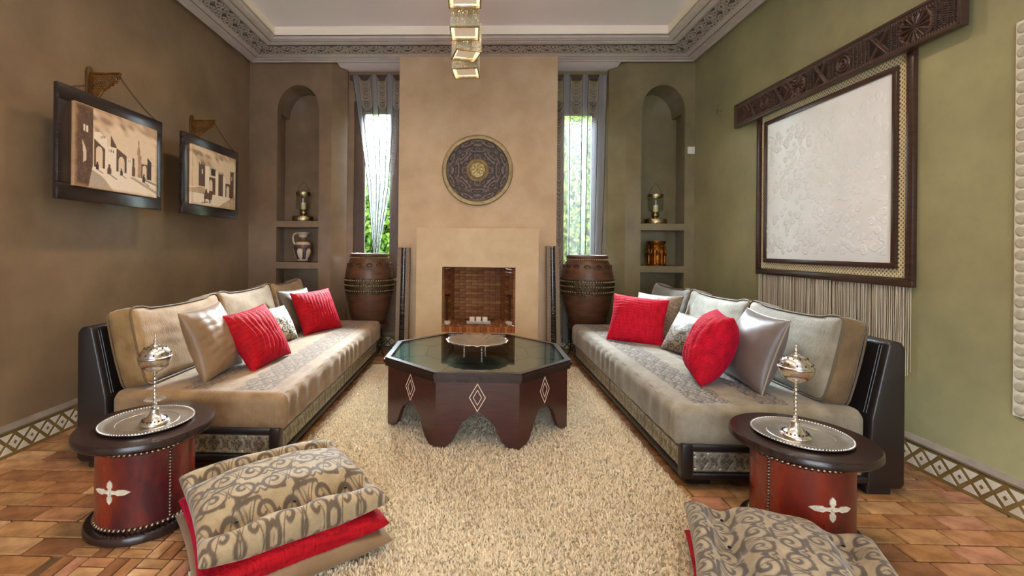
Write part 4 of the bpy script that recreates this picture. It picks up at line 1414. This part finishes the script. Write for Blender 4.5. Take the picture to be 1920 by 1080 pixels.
art = thing('framed_panel', 'large dark framed white pearl panel on the right wall', 'wall art', (XR - .002, 3.356, 1.016), -PI / 2)
AW, AH = 1.432, 1.44
def frame4(x0, x1, z0, z1, wd, y0, y1, name, m, parent, bev=.004):
    for (a, b, c, d) in ((x0, x1, z0, z0 + wd), (x0, x1, z1 - wd, z1), (x0, x0 + wd, z0 + wd, z1 - wd), (x1 - wd, x1, z0 + wd, z1 - wd)):
        MB().box(a, b, y0, y1, c, d, bev, 2).build(name, m, parent, True)
frame4(-AW / 2, AW / 2, 0, AH, .043, -.030, 0, 'outer_frame', M['art_frame'], art)
def weave(u, v): return .012 + .003 * (np.sin(u * 2 * PI / .026) * np.sin(v * 2 * PI / .026))
cA, cB = np.array(lin((64, 54, 36))), np.array(lin((222, 208, 168)))
link('woven_mat', relief('woven_mat', -AW / 2 + .05, AW / 2 - .05, .05, AH - .05, 320, 300, weave, 0.0, lambda u, v, H: cA + (cB - cA) * sstep((H - .009) / .006, .12, .45)[..., None]), M['mat_weave'], art)
IW, iz0, iz1 = AW / 2 - .100, .102, 1.300
frame4(-IW, IW, iz0, iz1, .034, -.030, -.010, 'inner_frame', M['art_frame'], art)
cr = RNG.uniform(0, 1, (520, 3))
def pearl(u, v):
    H = np.zeros_like(u)
    x0, x1, z0, z1 = -IW + .05, IW - .08, iz0 + .09, iz1 - .13
    for k in range(520):
        cx, cz = x0 + (x1 - x0) * cr[k, 0], z0 + (z1 - z0) * cr[k, 1]
        R = .010 + .020 * cr[k, 2]
        i0, i1 = np.searchsorted(u[:, 0], (cx - R, cx + R)); j0, j1 = np.searchsorted(v[0], (cz - R, cz + R))
        if i1 <= i0 or j1 <= j0: continue
        r = np.hypot(u[i0:i1, j0:j1] - cx, v[i0:i1, j0:j1] - cz) / R
        b = np.where(r < 1, .0045 * np.sqrt(np.clip(1 - r ** 2, 0, 1)) * (.6 + .4 * np.cos(r * 9)), 0)
        H[i0:i1, j0:j1] = np.maximum(H[i0:i1, j0:j1], b)
    return .018 + H
link('pearl_panel', relief('pearl_panel', -IW + .03, IW - .03, iz0 + .03, iz1 - .03, 300, 290, pearl, 0.0), M['art_white'], art)
fr = MB()
for k in range(300):
    x = -.690 + k * 1.38 / 299 + random.uniform(-.002, .002)
    y = -random.uniform(.004, .020)
    Lh = .46 + random.uniform(-.03, .02) + (.04 if k > 285 else 0)
    wob = random.uniform(-.006, .006)
    r = random.uniform(.0016, .0024)
    fr.tube([(x, y, .01), (x + wob * .4, y, -.15), (x + wob, y, -.3), (x + wob * 1.3, y, -Lh)], r, 4)
tag(fr.build('fringe', M['fringe'], art), kind='stuff')

# scalloped lace hanging at the right edge
M['lace_grey'] = mat('lace_grey', (188, 182, 160), (168, 162, 140), scale=30, rough=.7)
M['lace'] = mat('lace_white', (226, 222, 206), (206, 202, 184), scale=30, rough=0.7)
lace = thing('lace_hanging', 'white hanging with scalloped edge at the right end of the wall', 'wall hanging', (XR - .002, 1.985, .47), -PI / 2)
MB().box(-.185, .185, -.010, 0, 0, 1.81, .003).build('backing', M['lace'], lace)
sc_ = MB()
for k in range(33):
    sc_.lathe([(0, .004), (.016, .004), (.022, .002), (.024, 0)], 14, Matrix.Translation((-.157, -.010, .03 + k * .0545)) @ RX)
sc_.build('scalloped_edge', M['lace_grey'], lace)

# light switch by the right niche
sw = thing('light_switch', 'white square light switch beside the right niche', 'light switch', (2.452, YB, 2.31))
MB().box(-.040, .040, -.012, 0, 0, .085, .004).build('plate', M['white_plastic'], sw, True)
MB().box(-.022, .022, -.017, -.010, .014, .071, .003).build('rocker', M['white_plastic'], sw, True)

# ================================================================== pots, slatted lamps, niche pieces, fireplace pieces
M['terracotta'] = mat('burnished_terracotta', (102, 66, 44), (66, 42, 30), scale=5, rough=0.34, rough2=0.5, stretch=(1, 1, 4), bump=0.1, bscale=30)
M['pot_metal'] = mat('dark_filigree', (62, 50, 38), (92, 78, 56), scale=40, rough=0.42, metal=0.7, bump=.4, bscale=90)
M['pot_bead'] = mat('bright_bead', (206, 190, 154), rough=0.3, metal=0.9)
M['iron'] = mat('black_iron', (34, 30, 28), rough=0.45, metal=0.5)
M['wood_stand'] = mat('stand_wood', (72, 46, 34), (56, 34, 26), scale=8, rough=.45)
def pot(label, x, y, z0, sc, rim_open, rmax, h):
    p = thing('clay_pot', label, 'pot', (x, y, z0), 0, 'large terracotta pots')
    k = rmax
    prof = [(0, 0), (.60 * k, 0), (.68 * k, .03 * h), (.80 * k, .18 * h), (.93 * k, .38 * h), (k, .58 * h), (.985 * k, .70 * h), (.92 * k, .82 * h), (.82 * k, .90 * h), (.76 * k, .935 * h), (.79 * k, .955 * h), (.79 * k, .985 * h), (.75 * k, h), (.68 * k, .985 * h), (.66 * k, .93 * h), (.78 * k, .80 * h), (.80 * k, .5 * h), (.5 * k, .1 * h), (0, .08 * h)]
    MB().lathe(prof, 72).build('body', M['terracotta'], p, True)
    def rad(z):
        f = z / h
        P = prof[:13]
        for (a, b) in zip(P[:-1], P[1:]):
            if a[1] <= z <= b[1] and b[1] > a[1]: return a[0] + (b[0] - a[0]) * (z - a[1]) / (b[1] - a[1])
        return k
    # filigree bands
    for (f0, f1) in ((.44, .66), ):
        nz, na = 18, 240
        V = []
        for i in range(nz):
            z = h * (f0 + (f1 - f0) * i / (nz - 1))
            for j in range(na):
                a = 2 * PI * j / na
                sc1 = float(scroll(np.array(a * k * 1.0), np.array(z), cell=.06, pitch=.4, w=.22, leaf=True))
                low = .03 * math.sin(a * 14) if i == 0 else 0
                zz = z + (low * h * .35 if i == 0 else 0)
                r = rad(zz) + .003 + .005 * sc1
                V.append((r * math.cos(a), r * math.sin(a), zz))
        F = [(i * na + j, i * na + (j + 1) % na, (i + 1) * na + (j + 1) % na, (i + 1) * na + j) for i in range(nz - 1) for j in range(na)]
        link('filigree_band', fast_mesh('filigree_band', np.array(V), np.array(F), False), M['pot_metal'], p)
    for f in (.485, .56, .63, .94):
        b = MB()
        z = h * f
        n = 64
        for j in range(n):
            a = 2 * PI * j / n
            rr_ = rad(z) + .008
            b.ball((rr_ * math.cos(a), rr_ * math.sin(a), z), .0080, 6, 4)
        b.build('bead_row', M['pot_bead'], p, True)
    b = MB()
    for j in range(14):
        a = 2 * PI * j / 14
        z = h * .84
        rr_ = rad(z) + .003
        b.tube([(rr_ * math.cos(a + .12 * math.cos(t)), rr_ * math.sin(a + .12 * math.cos(t)), z + .018 * math.sin(t)) for t in [2 * PI * q / 12 for q in range(12)]], .006, 5, True)
    tag(b.build('shoulder_rings', M['pot_metal'], p, True), kind='stuff')
    # iron stand
    s = thing('pot_stand', 'low iron and wood stand under the ' + label.split(' pot')[0] + ' pot', 'stand', (x, y, 0), 0, 'stands under the pots')
    MB().lathe([(.0, z0 - .045), (.20, z0 - .045), (.215, z0 - .035), (.215, z0 - .008), (.205, z0), (0, z0)], 40).build('seat_ring', M['wood_stand'], s, True)
    for q in range(4):
        a = PI / 4 + q * PI / 2 + .35
        c_, s_ = math.cos(a), math.sin(a)
        MB().tube([(.17 * c_, .17 * s_, z0 - .04), (.185 * c_, .185 * s_, z0 * .6), (.175 * c_, .175 * s_, z0 * .3), (.19 * c_, .19 * s_, .03), (.215 * c_, .215 * s_, .008)], .008, 8).build('leg', M['iron'], s, True)
    MB().tube([(.178 * math.cos(t), .178 * math.sin(t), z0 * .4) for t in [2 * PI * q / 32 for q in range(32)]], .006, 6, True).build('ring', M['iron'], s, True)
pot('dark terracotta pot below the left window', -1.205, 5.165, .345, 1, True, .272, .80)
pot('wide mouthed terracotta pot below the right window', 1.262, 5.165, .372, 1, True, .288, .775)

M['stone_slat'] = mat('speckled_slat', (150, 130, 108), (96, 82, 66), scale=90, rough=0.6, bump=.5, bscale=160)
M['gloss_tube'] = mat('banded_gloss', (40, 34, 32), (84, 74, 66), scale=9, rough=0.16, stretch=(.3, .3, 6), contrast=(.5, .62), coat=.6)
def slat_lamp(label, x, y, tilt, h):
    t = thing('floor_lamp', label, 'floor lamp', (x, y, 0), 0, 'slatted floor lamps flanking the fireplace', Euler((0, tilt, 0)))
    for s in (-1, 1):
        MB().box(s * .052 - .022, s * .052 + .022, -.045, .03, 0.002, h, .004, 2, M=Matrix.Rotation(-s * .006, 4, 'Y')).build('side_slat', M['stone_slat'], t)
    MB().lathe([(0, .004), (.030, .004), (.030, h * .40), (.033, h * .405), (.033, h * .42), (.030, h * .425), (.030, h - .004), (0, h - .004)], 24).build('tube_shade', M['gloss_tube'], t, True)
    return t
slat_lamp('slatted floor lamp with dark tube left of the fireplace', -.800, 4.985, .016, 1.215)
slat_lamp('slatted floor lamp with dark tube right of the fireplace', .858, 4.955, -.022, 1.245)

M['lantern_metal'] = mat('hammered_silver', (206, 190, 150), (160, 144, 106), scale=40, rough=0.3, metal=1.0, bump=.4, bscale=70)
M['thin_glass'] = mat_glass('thin_glass', (236, 238, 230), refl=.03)
M['wax'] = mat('candle_wax', (236, 220, 176), rough=0.5)
def hurricane(label, x, y, z):
    t = thing('candle_lantern', label, 'lantern', (x, y, z), 0, 'glass candle lanterns in the niches')
    MB().lathe([(0, 0), (.122, 0), (.126, .006), (.126, .052), (.120, .060), (.05, .064), (0, .064)], 48).build('drum_base', M['lantern_metal'], t, True)
    MB().lathe([(.03, .062), (.022, .072), (.036, .084), (.046, .10), (.042, .118), (.03, .128), (.05, .142)], 32).build('stem_knob', M['lantern_metal'], t, True)
    MB().lathe([(.03, .138), (.066, .146), (.082, .170), (.086, .21), (.083, .325)], 40, cap=False).build('glass_cylinder', M['thin_glass'], t, True)
    MB().lathe([(.083, .315), (.088, .318), (.088, .348), (.083, .352), (.080, .350), (.080, .316)], 40, cap=False).build('collar', M['lantern_metal'], t, True)
    MB().lathe([(0, .142), (.03, .142), (.03, .225), (0, .225)], 20).build('candle', M['wax'], t, True)
    MB().tube([(-.084, 0, .345), (-.05, 0, .42), (0, 0, .485), (.05, 0, .42), (.084, 0, .345)], .0022, 6).build('wire_handle', M['iron'], t, True)
hurricane('glass candle lantern on the upper shelf of the left niche', -2.075, 5.43, 1.5157)
hurricane('glass candle lantern on the upper shelf of the right niche', 2.120, 5.43, 1.5157)

M['jug_glaze'] = mat('painted_jug', (255, 255, 255), rough=0.22, attr='Col')
jug = thing('painted_jug', 'painted ceramic jug with handle in the left niche', 'jug', (-2.076, 5.43, 1.0301))
prof = [(0, 0), (.070, 0), (.072, .014), (.062, .024), (.084, .06), (.104, .11), (.108, .15), (.098, .20), (.070, .245), (.050, .275), (.046, .30), (.056, .325), (.082, .348), (.084, .356), (.076, .354), (.046, .32), (.036, .30), (.036, .26), (0, .25)]
me = MB().lathe(prof, 64).mesh('body', True)
V = np.array([v.co[:] for v in me.vertices])
bm2 = bmesh.new(); bm2.from_mesh(me); bmesh.ops.subdivide_edges(bm2, edges=bm2.edges, cuts=2, use_grid_fill=True); bm2.to_mesh(me); bm2.free()
set_smooth(me, dg(50))
V = np.array([v.co[:] for v in me.vertices])
th = np.arctan2(V[:, 1], V[:, 0])
a1 = np.abs(((th / (2 * PI) * 6 + 6) % 1) - .5) * 2
z = V[:, 2]
petal = (a1 < .75 * np.sqrt(np.clip(np.sin(np.clip((z - .03) / .13, 0, 1) * PI), 0, 1)))
C = np.tile(np.array(lin((224, 206, 178))), (len(V), 1))
C[(z > .03) & (z < .16) & ~petal] = lin((84, 78, 96))
C[(np.abs(a1 - .72) < .10) & (z > .03) & (z < .16)] = lin((70, 48, 40))
C[(z > .175) & (z < .215)] = lin((142, 66, 42))
C[(z > .175) & (z < .215) & (a1 > .5)] = lin((92, 88, 108))
C[(z > .235) & (z < .30)] = lin((110, 78, 52))
C[(np.abs(z - .168) < .006) | (np.abs(z - .222) < .006) | (z < .02)] = lin((88, 62, 44))
a = me.color_attributes.new('Col', 'FLOAT_COLOR', 'POINT')
a.data.foreach_set('color', np.concatenate([C, np.ones((len(V), 1))], 1).astype(np.float32).ravel())
link('body', me, M['jug_glaze'], jug)
MB().tube([(-.070, 0, .345), (-.105, 0, .335), (-.122, 0, .30), (-.118, 0, .25), (-.096, 0, .205)], .011, 10).build('handle', M['wax'], jug, True)

M['bronze'] = mat('gilt_bronze', (168, 104, 34), (92, 48, 14), scale=30, rough=0.32, metal=.85, bump=.4, bscale=70)
cup = thing('figure_cup', 'gilt carved cup with standing figures in the right niche', 'ornament', (2.132, 5.43, 1.0301))
MB().lathe([(0, 0), (.108, 0), (.110, .012), (.100, .02), (.092, .03), (.088, .24), (.098, .258), (.104, .275), (.104, .288), (.092, .288), (.080, .25), (0, .25)], 40).build('cup', M['bronze'], cup, True)
fig = MB()
fig.lathe([(.0, 0), (.022, 0), (.020, .05), (.017, .10), (.022, .135), (.026, .155), (.018, .172), (.008, .178), (.008, .184), (.015, .192), (.016, .205), (.010, .218), (0, .222)], 14, Matrix.Diagonal((.8, 1.0, 1, 1)))
fig.tube([(0, .022, .158), (.012, .036, .125), (.02, .02, .10)], .007, 6).tube([(0, -.022, .158), (.012, -.036, .13), (.006, -.03, .175)], .007, 6)
fm = fig.mesh('figure', True)
for k in range(7):
    a = 2 * PI * k / 7 - .3
    link('figure', fm, M['bronze'], cup, (.094 * math.cos(a), .094 * math.sin(a), .018), (0, 0, a))

# fireplace pieces
M['white_wax'] = mat('white_candle', (232, 222, 200), rough=0.5)
M['tray_silver'] = mat('candle_tray', (196, 190, 184), rough=.35, metal=.7)
ctray = thing('candle_tray', 'narrow silver tray holding candles inside the fireplace', 'tray', (.045, 5.235, FZ0 + .003))
MB().box(-.138, .138, -.035, .035, 0, .012, .003).box(-.138, .138, -.038, -.032, .004, .028, .002).box(-.138, .138, .032, .038, .004, .028, .002).build('trough', M['tray_silver'], ctray)
for k, nm in enumerate(('left', 'middle', 'right')):
    c = thing('candle', 'short white candle standing at the %s of the silver fireplace tray' % nm, 'candle', (.045 + (-.075, 0, .073)[k], 5.235, FZ0 + .015), 0, 'candles in the fireplace')
    MB().box(-.029, .029, -.026, .026, 0, .068, .005, 2).build('wax', M['white_wax'], c, True)
    MB().tube([(0, 0, .066), (.002, 0, .078)], .0015, 5).build('wick', M['iron'], c)
for nm, x, y in (('left', -.315, 5.175), ('right', .398, 5.19)):
    c = thing('candlestick', 'twisted black iron candlestick at the %s side of the firebox' % nm, 'candlestick', (x, y, FZ0 + .003), 0, 'iron candlesticks in the fireplace')
    for ph in (0, PI):
        MB().tube([(.010 * math.cos(ph + q * .55), .010 * math.sin(ph + q * .55), .04 + q * .0085) for q in range(33)], .0042, 6).build('twisted_rod', M['iron'], c, True)
    MB().lathe([(0, .318), (.034, .322), (.038, .334), (.034, .332), (0, .326)], 24).build('drip_pan', M['iron'], c, True)
    MB().lathe([(0, 0), (.034, 0), (.041, .012), (.042, .034), (.034, .038), (0, .040)], 28).build('bowl', M['white_wax'], c, True)

# ================================================================== pendant lamps over the coffee table
def mat_pierced(name):
    m = mat(name, (206, 200, 180), (176, 168, 146), scale=14, rough=0.36, metal=0.5)
    n, l = m.node_tree.nodes, m.node_tree.links
    b = n['Principled BSDF']
    tc = n.new('ShaderNodeTexCoord')
    vo = n.new('ShaderNodeTexVoronoi'); vo.inputs['Scale'].default_value = 85
    l.new(tc.outputs['Object'], vo.inputs['Vector'])
    lt = n.new('ShaderNodeMath'); lt.operation = 'LESS_THAN'; lt.inputs[1].default_value = .30
    l.new(vo.outputs['Distance'], lt.inputs[0])
    tr = n.new('ShaderNodeBsdfTranslucent'); tr.inputs[0].default_value = (1, .93, .75, 1)
    mx = n.new('ShaderNodeMixShader')
    l.new(lt.outputs[0], mx.inputs[0]); l.new(b.outputs[0], mx.inputs[1]); l.new(tr.outputs[0], mx.inputs[2])
    l.new(mx.outputs[0], n['Material Output'].inputs[0])
    return m
M['pierced'] = mat_pierced('pierced_brass')
M['lamp_brass'] = mat('lamp_brass', (186, 170, 126), (150, 134, 92), scale=14, rough=0.25, metal=.9)
M['diffuser'] = mat('lamp_diffuser', (240, 232, 222), rough=.6, emit=(255, 226, 188), estr=0.12)
def pendant(label, x, y, z, rot, s, h=.20, power=1.6):
    p = thing('pendant_lamp', label, 'pendant lamp', (x, y, z), rot, 'cluster of brass pendant lamps')
    q = s / 2
    for (a, b, c, d) in ((-q, q, -q, -q + .004), (-q, q, q - .004, q), (-q, -q + .004, -q + .004, q - .004), (q - .004, q, -q + .004, q - .004)):
        MB().box(a, b, c, d, .006, h).build('pierced_side', M['pierced'], p)
    f = MB()
    for (a, b, c, d) in ((-q - .003, q + .003, -q - .003, -q + .006), (-q - .003, q + .003, q - .006, q + .003), (-q - .003, -q + .006, -q, q), (q - .006, q + .003, -q, q)):
        f.box(a, b, c, d, 0, .010, .001, 1)
    f.build('bottom_frame', M['lamp_brass'], p)
    MB().box(-q * .74, q * .74, -q * .86, q * .86, .022, .028).build('diffuser', M['diffuser'], p)
    MB().box(-q, q, -.006, .006, h - .006, h).box(-.006, .006, -q, q, h - .006, h).build('top_bar', M['lamp_brass'], p)
    MB().tube([(0, 0, h), (0, 0, CEZ - z - .02)], .005, 8).build('rod', M['lamp_brass'], p)
    MB().lathe([(0, CEZ - z - .025), (.04, CEZ - z - .025), (.045, CEZ - z - .002), (0, CEZ - z - .002)], 20).build('ceiling_rose', M['lamp_brass'], p, True)
    ld = bpy.data.lights.new('pendant_bulb', 'POINT')
    ld.energy = power; ld.color = (1.0, .82, .62); ld.shadow_soft_size = .04
    lo = bpy.data.objects.new('pendant_bulb', ld); COL.objects.link(lo); lo.parent = p; lo.location = (0, 0, h * .55)
pendant('farthest and lowest brass pendant lamp', -.083, 3.485, 2.550, dg(-5), .196)
pendant('turned brass pendant lamp second from the chimney', -.076, 3.170, 2.552, dg(15), .172)
pendant('square set brass pendant lamp third from the chimney', -.080, 2.945, 2.600, dg(0), .182, .19)
pendant('nearest and highest brass pendant lamp', -.075, 2.635, 2.652, dg(0), .188, .19)

# warm fill downlights, added to the ceiling out of view
M['fill_glow'] = mat('fill_lens', (255, 240, 215), rough=.5, emit=(255, 225, 180), estr=4.0)
for (nm, dx, dy) in (('left', -1.15, 3.3), ('right', 1.05, 3.3), ('left', -1.15, 1.7), ('right', 1.05, 1.7), ('left', -1.15, 0.0), ('right', 1.05, 0.0)):
    d = thing('fill_downlight', 'added round fill downlight in the ceiling on the %s side, %s' % (nm, {3.3: 'above the sofa', 1.7: 'above the drum table', 0.0: 'above the camera'}[dy]), 'downlight', (dx, dy, CEZ), 0, 'added ceiling fill downlights')
    MB().lathe([(.058, -.001), (.085, -.001), (.085, -.008), (.075, -.012), (.058, -.010)], 32, cap=False).build('trim_ring', M['lamp_brass'], d, True)
    MB().lathe([(0, -.004), (.058, -.004)], 24).build('lens', M['fill_glow'], d)
    ld = bpy.data.lights.new('fill_bulb', 'SPOT')
    ld.energy = 55; ld.color = (1.0, .78, .54); ld.shadow_soft_size = .10; ld.spot_size = dg(150); ld.spot_blend = .9
    lo = bpy.data.objects.new('fill_bulb', ld); COL.objects.link(lo); lo.parent = d; lo.location = (0, 0, -.03)

# ================================================================== curtains
M['sheer'] = mat_sheer('sheer_voile', (176, 176, 184), .26)
M['sheer_band'] = mat_sheer('sheer_band', (188, 186, 192), .46)
M['thread'] = mat('curtain_thread', (176, 160, 140), rough=.8)
M['thread_dark'] = mat('curtain_edge', (66, 58, 54), rough=.8)
def curtain(label, left, right, bands, zt, zb, dense, y=5.435):
    """left/right: x of the edges as function of v (0 top..1 bottom); bands: list of (u0,u1)"""
    c = thing('curtain', label, 'curtain', ((left(0) + right(0)) / 2, y, zb), 0, 'sheer string curtains')
    ox = (left(0) + right(0)) / 2
    def pt(u, v):
        l_, r_ = left(v), right(v)
        x = l_ + (r_ - l_) * u
        yy = .016 * math.sin(u * 21 + 1) * (1 - .3 * v) + .008 * math.sin(u * 40 + 4 * v)
        return (x - ox, yy, (zt - zb) * (1 - v))
    def sheet(u0, u1, nu, nv, name, m, top=None):
        V, F = [], []
        for i in range(nu + 1):
            for j in range(nv + 1):
                u = u0 + (u1 - u0) * i / nu
                v0 = top((u - u0) / (u1 - u0)) if top else 0
                V.append(pt(u, v0 + (1 - v0) * j / nv))
        return link(name, fast_mesh(name, np.array(V), grid_faces(nu + 1, nv + 1), True), m, c)
    for (u0, u1) in bands:
        sheet(u0, u1, 8, 40, 'band', M['sheer_band'])
        for u in (u0, u1):
            MB().tube([tuple(a + (random.uniform(-.002, .002) if i_ == 0 else 0) for i_, a in enumerate(pt(u, j / 46))) for j in range(47)], .0045, 5).build('band_edge', M['thread_dark'], c)
    gaps = [(bands[i][1], bands[i + 1][0]) for i in range(len(bands) - 1)]
    if bands[-1][1] < .95: gaps.append((bands[-1][1], 1.0))
    if bands[0][0] > .05: gaps.insert(0, (0.0, bands[0][0]))
    for gi, (u0, u1) in enumerate(gaps):
        if gi not in dense: sheet(u0, u1, 8, 40, 'voile', M['sheer'], lambda f: .035 * 4 * f * (1 - f) + .02)
        t = MB()
        v = .008
        vend = 1.0 if gi in dense else .17
        step = .0058 if gi not in dense else .0085
        while v < vend:
            dip = .030 + random.uniform(-.004, .004)
            pts = []
            for k in range(9):
                f = k / 8
                x, yy, z = pt(u0 + (u1 - u0) * f, v)
                pts.append((x, yy - .006, z - dip * 4 * f * (1 - f) * (zt - zb)))
            if pts[4][2] > 0.005: t.tube(pts, .0016, 4)
            v += step
        tag(t.build('swag_threads', M['thread'], c), kind='stuff')
    return c
def lerp(pairs):
    def f(v):
        for (a, b) in zip(pairs[:-1], pairs[1:]):
            if a[0] <= v <= b[0]: return a[1] + (b[1] - a[1]) * (v - a[0]) / (b[0] - a[0])
        return pairs[-1][1]
    return f
curtain('sheer curtain gathered towards the bottom at the left window', lerp([(0, -1.500), (.3, -1.40), (.6, -1.30), (.9, -1.24), (1, -1.23)]), lerp([(0, -.905), (.3, -.93), (.6, -1.0), (.9, -1.13), (1, -1.16)]), [(0, .13), (.36, .50), (.70, .84)], 3.285, 1.10, ())
curtain('sheer curtain hanging straight at the right window', lerp([(0, .925), (1, .965)]), lerp([(0, 1.545), (1, 1.47)]), [(.16, .30), (.53, .65), (.84, 1.0)], 3.285, .10, (0,))
for nm, x0, x1 in (('left', -1.535, -.885), ('right', .915, 1.545)):
    r = thing('curtain_rail', 'dark wooden curtain rail above the %s window' % nm, 'curtain rail', ((x0 + x1) / 2, 5.47, 3.235), 0, 'curtain rails')
    MB().box(x0 - (x0 + x1) / 2, x1 - (x0 + x1) / 2, -.012, .03, 0, .06, .004).build('rail', M['frame_brown'], r)
    for k in range(3):
        MB().tube([((x1 - x0) * (-.35 + .35 * k) + .012 * math.cos(t), -.022, .03 + .018 * math.sin(t)) for t in [2 * PI * q / 12 for q in range(12)]], .003, 5, True).build('curtain_ring', M['lamp_brass'], r)

# ================================================================== garden outside
M['leaf'] = mat('leaf_green', (54, 98, 26), (84, 128, 40), scale=2.0, rough=0.5)
M['leaf2'] = mat('leaf_yellow_green', (84, 122, 36), (124, 150, 56), scale=2.0, rough=0.5)
M['bark'] = mat('bark', (120, 104, 88), (90, 78, 66), scale=12, rough=.9)
M['grass'] = mat('lawn', (64, 88, 34), (84, 104, 46), scale=4, rough=.95)
struct(MB().box(-9, 9, 5.85, 22, -.25, -.15).build('ground_garden', M['grass']))
def shrub(name, label, x, y, h, w, m, nl, zlo=.2, seed=1, cat='shrub', ls=1.0):
    r = np.random.default_rng(seed)
    t = thing(name, label, cat, (x, y, -.15), 0, 'garden plants')
    st = MB()
    for k in range(5):
        a = r.uniform(0, 2 * PI)
        st.tube([(0, 0, 0), (w * .2 * math.cos(a), w * .2 * math.sin(a), h * .4), (w * .5 * math.cos(a + .3), w * .5 * math.sin(a + .3), h * .9)], [.03, .022, .008], 6)
    st.build('stem', M['bark'], t, True)
    c = r.normal(size=(nl, 3)) * np.array([w * .45, w * .45, h * .22]) + np.array([0, 0, zlo + (h - zlo) * .55])
    c[:, 2] = np.clip(c[:, 2], .05, h * 1.1)
    d = r.normal(size=(nl, 3)); d /= np.linalg.norm(d, axis=1, keepdims=True)
    e = np.cross(d, r.normal(size=(nl, 3))); e /= np.linalg.norm(e, axis=1, keepdims=True)
    L = r.uniform(.05, .10, nl)[:, None] * ls; W = L * .32
    V = np.stack([c, c + d * L * .5 + e * W, c + d * L, c + d * L * .5 - e * W], 1).reshape(-1, 3)
    F = np.arange(nl * 4).reshape(-1, 4)
    link('foliage', fast_mesh('foliage', V, F), m, t)
shrub('garden_shrub', 'leafy green shrub outside the left window', -1.5, 7.3, 2.5, .7, M['leaf'], 9000, seed=3, ls=1.2)
shrub('garden_shrub', 'yellow green shrub close outside the right window', 1.5, 7.2, 1.9, .7, M['leaf2'], 4600, seed=4)
shrub('garden_shrub', 'tall fresh green shrub right outside the right window', 1.6, 7.5, 3.6, .62, M['leaf2'], 12000, seed=8, ls=1.3)
shrub('garden_tree', 'slim leafy tree outside the right window', 2.1, 8.8, 4.4, 1.3, M['leaf'], 14000, seed=5, cat='tree', ls=1.8)
shrub('garden_tree', 'pale leafy tree far outside the left window', -2.2, 9.6, 4.2, 1.5, M['leaf2'], 3000, seed=6, cat='tree', ls=1.4)
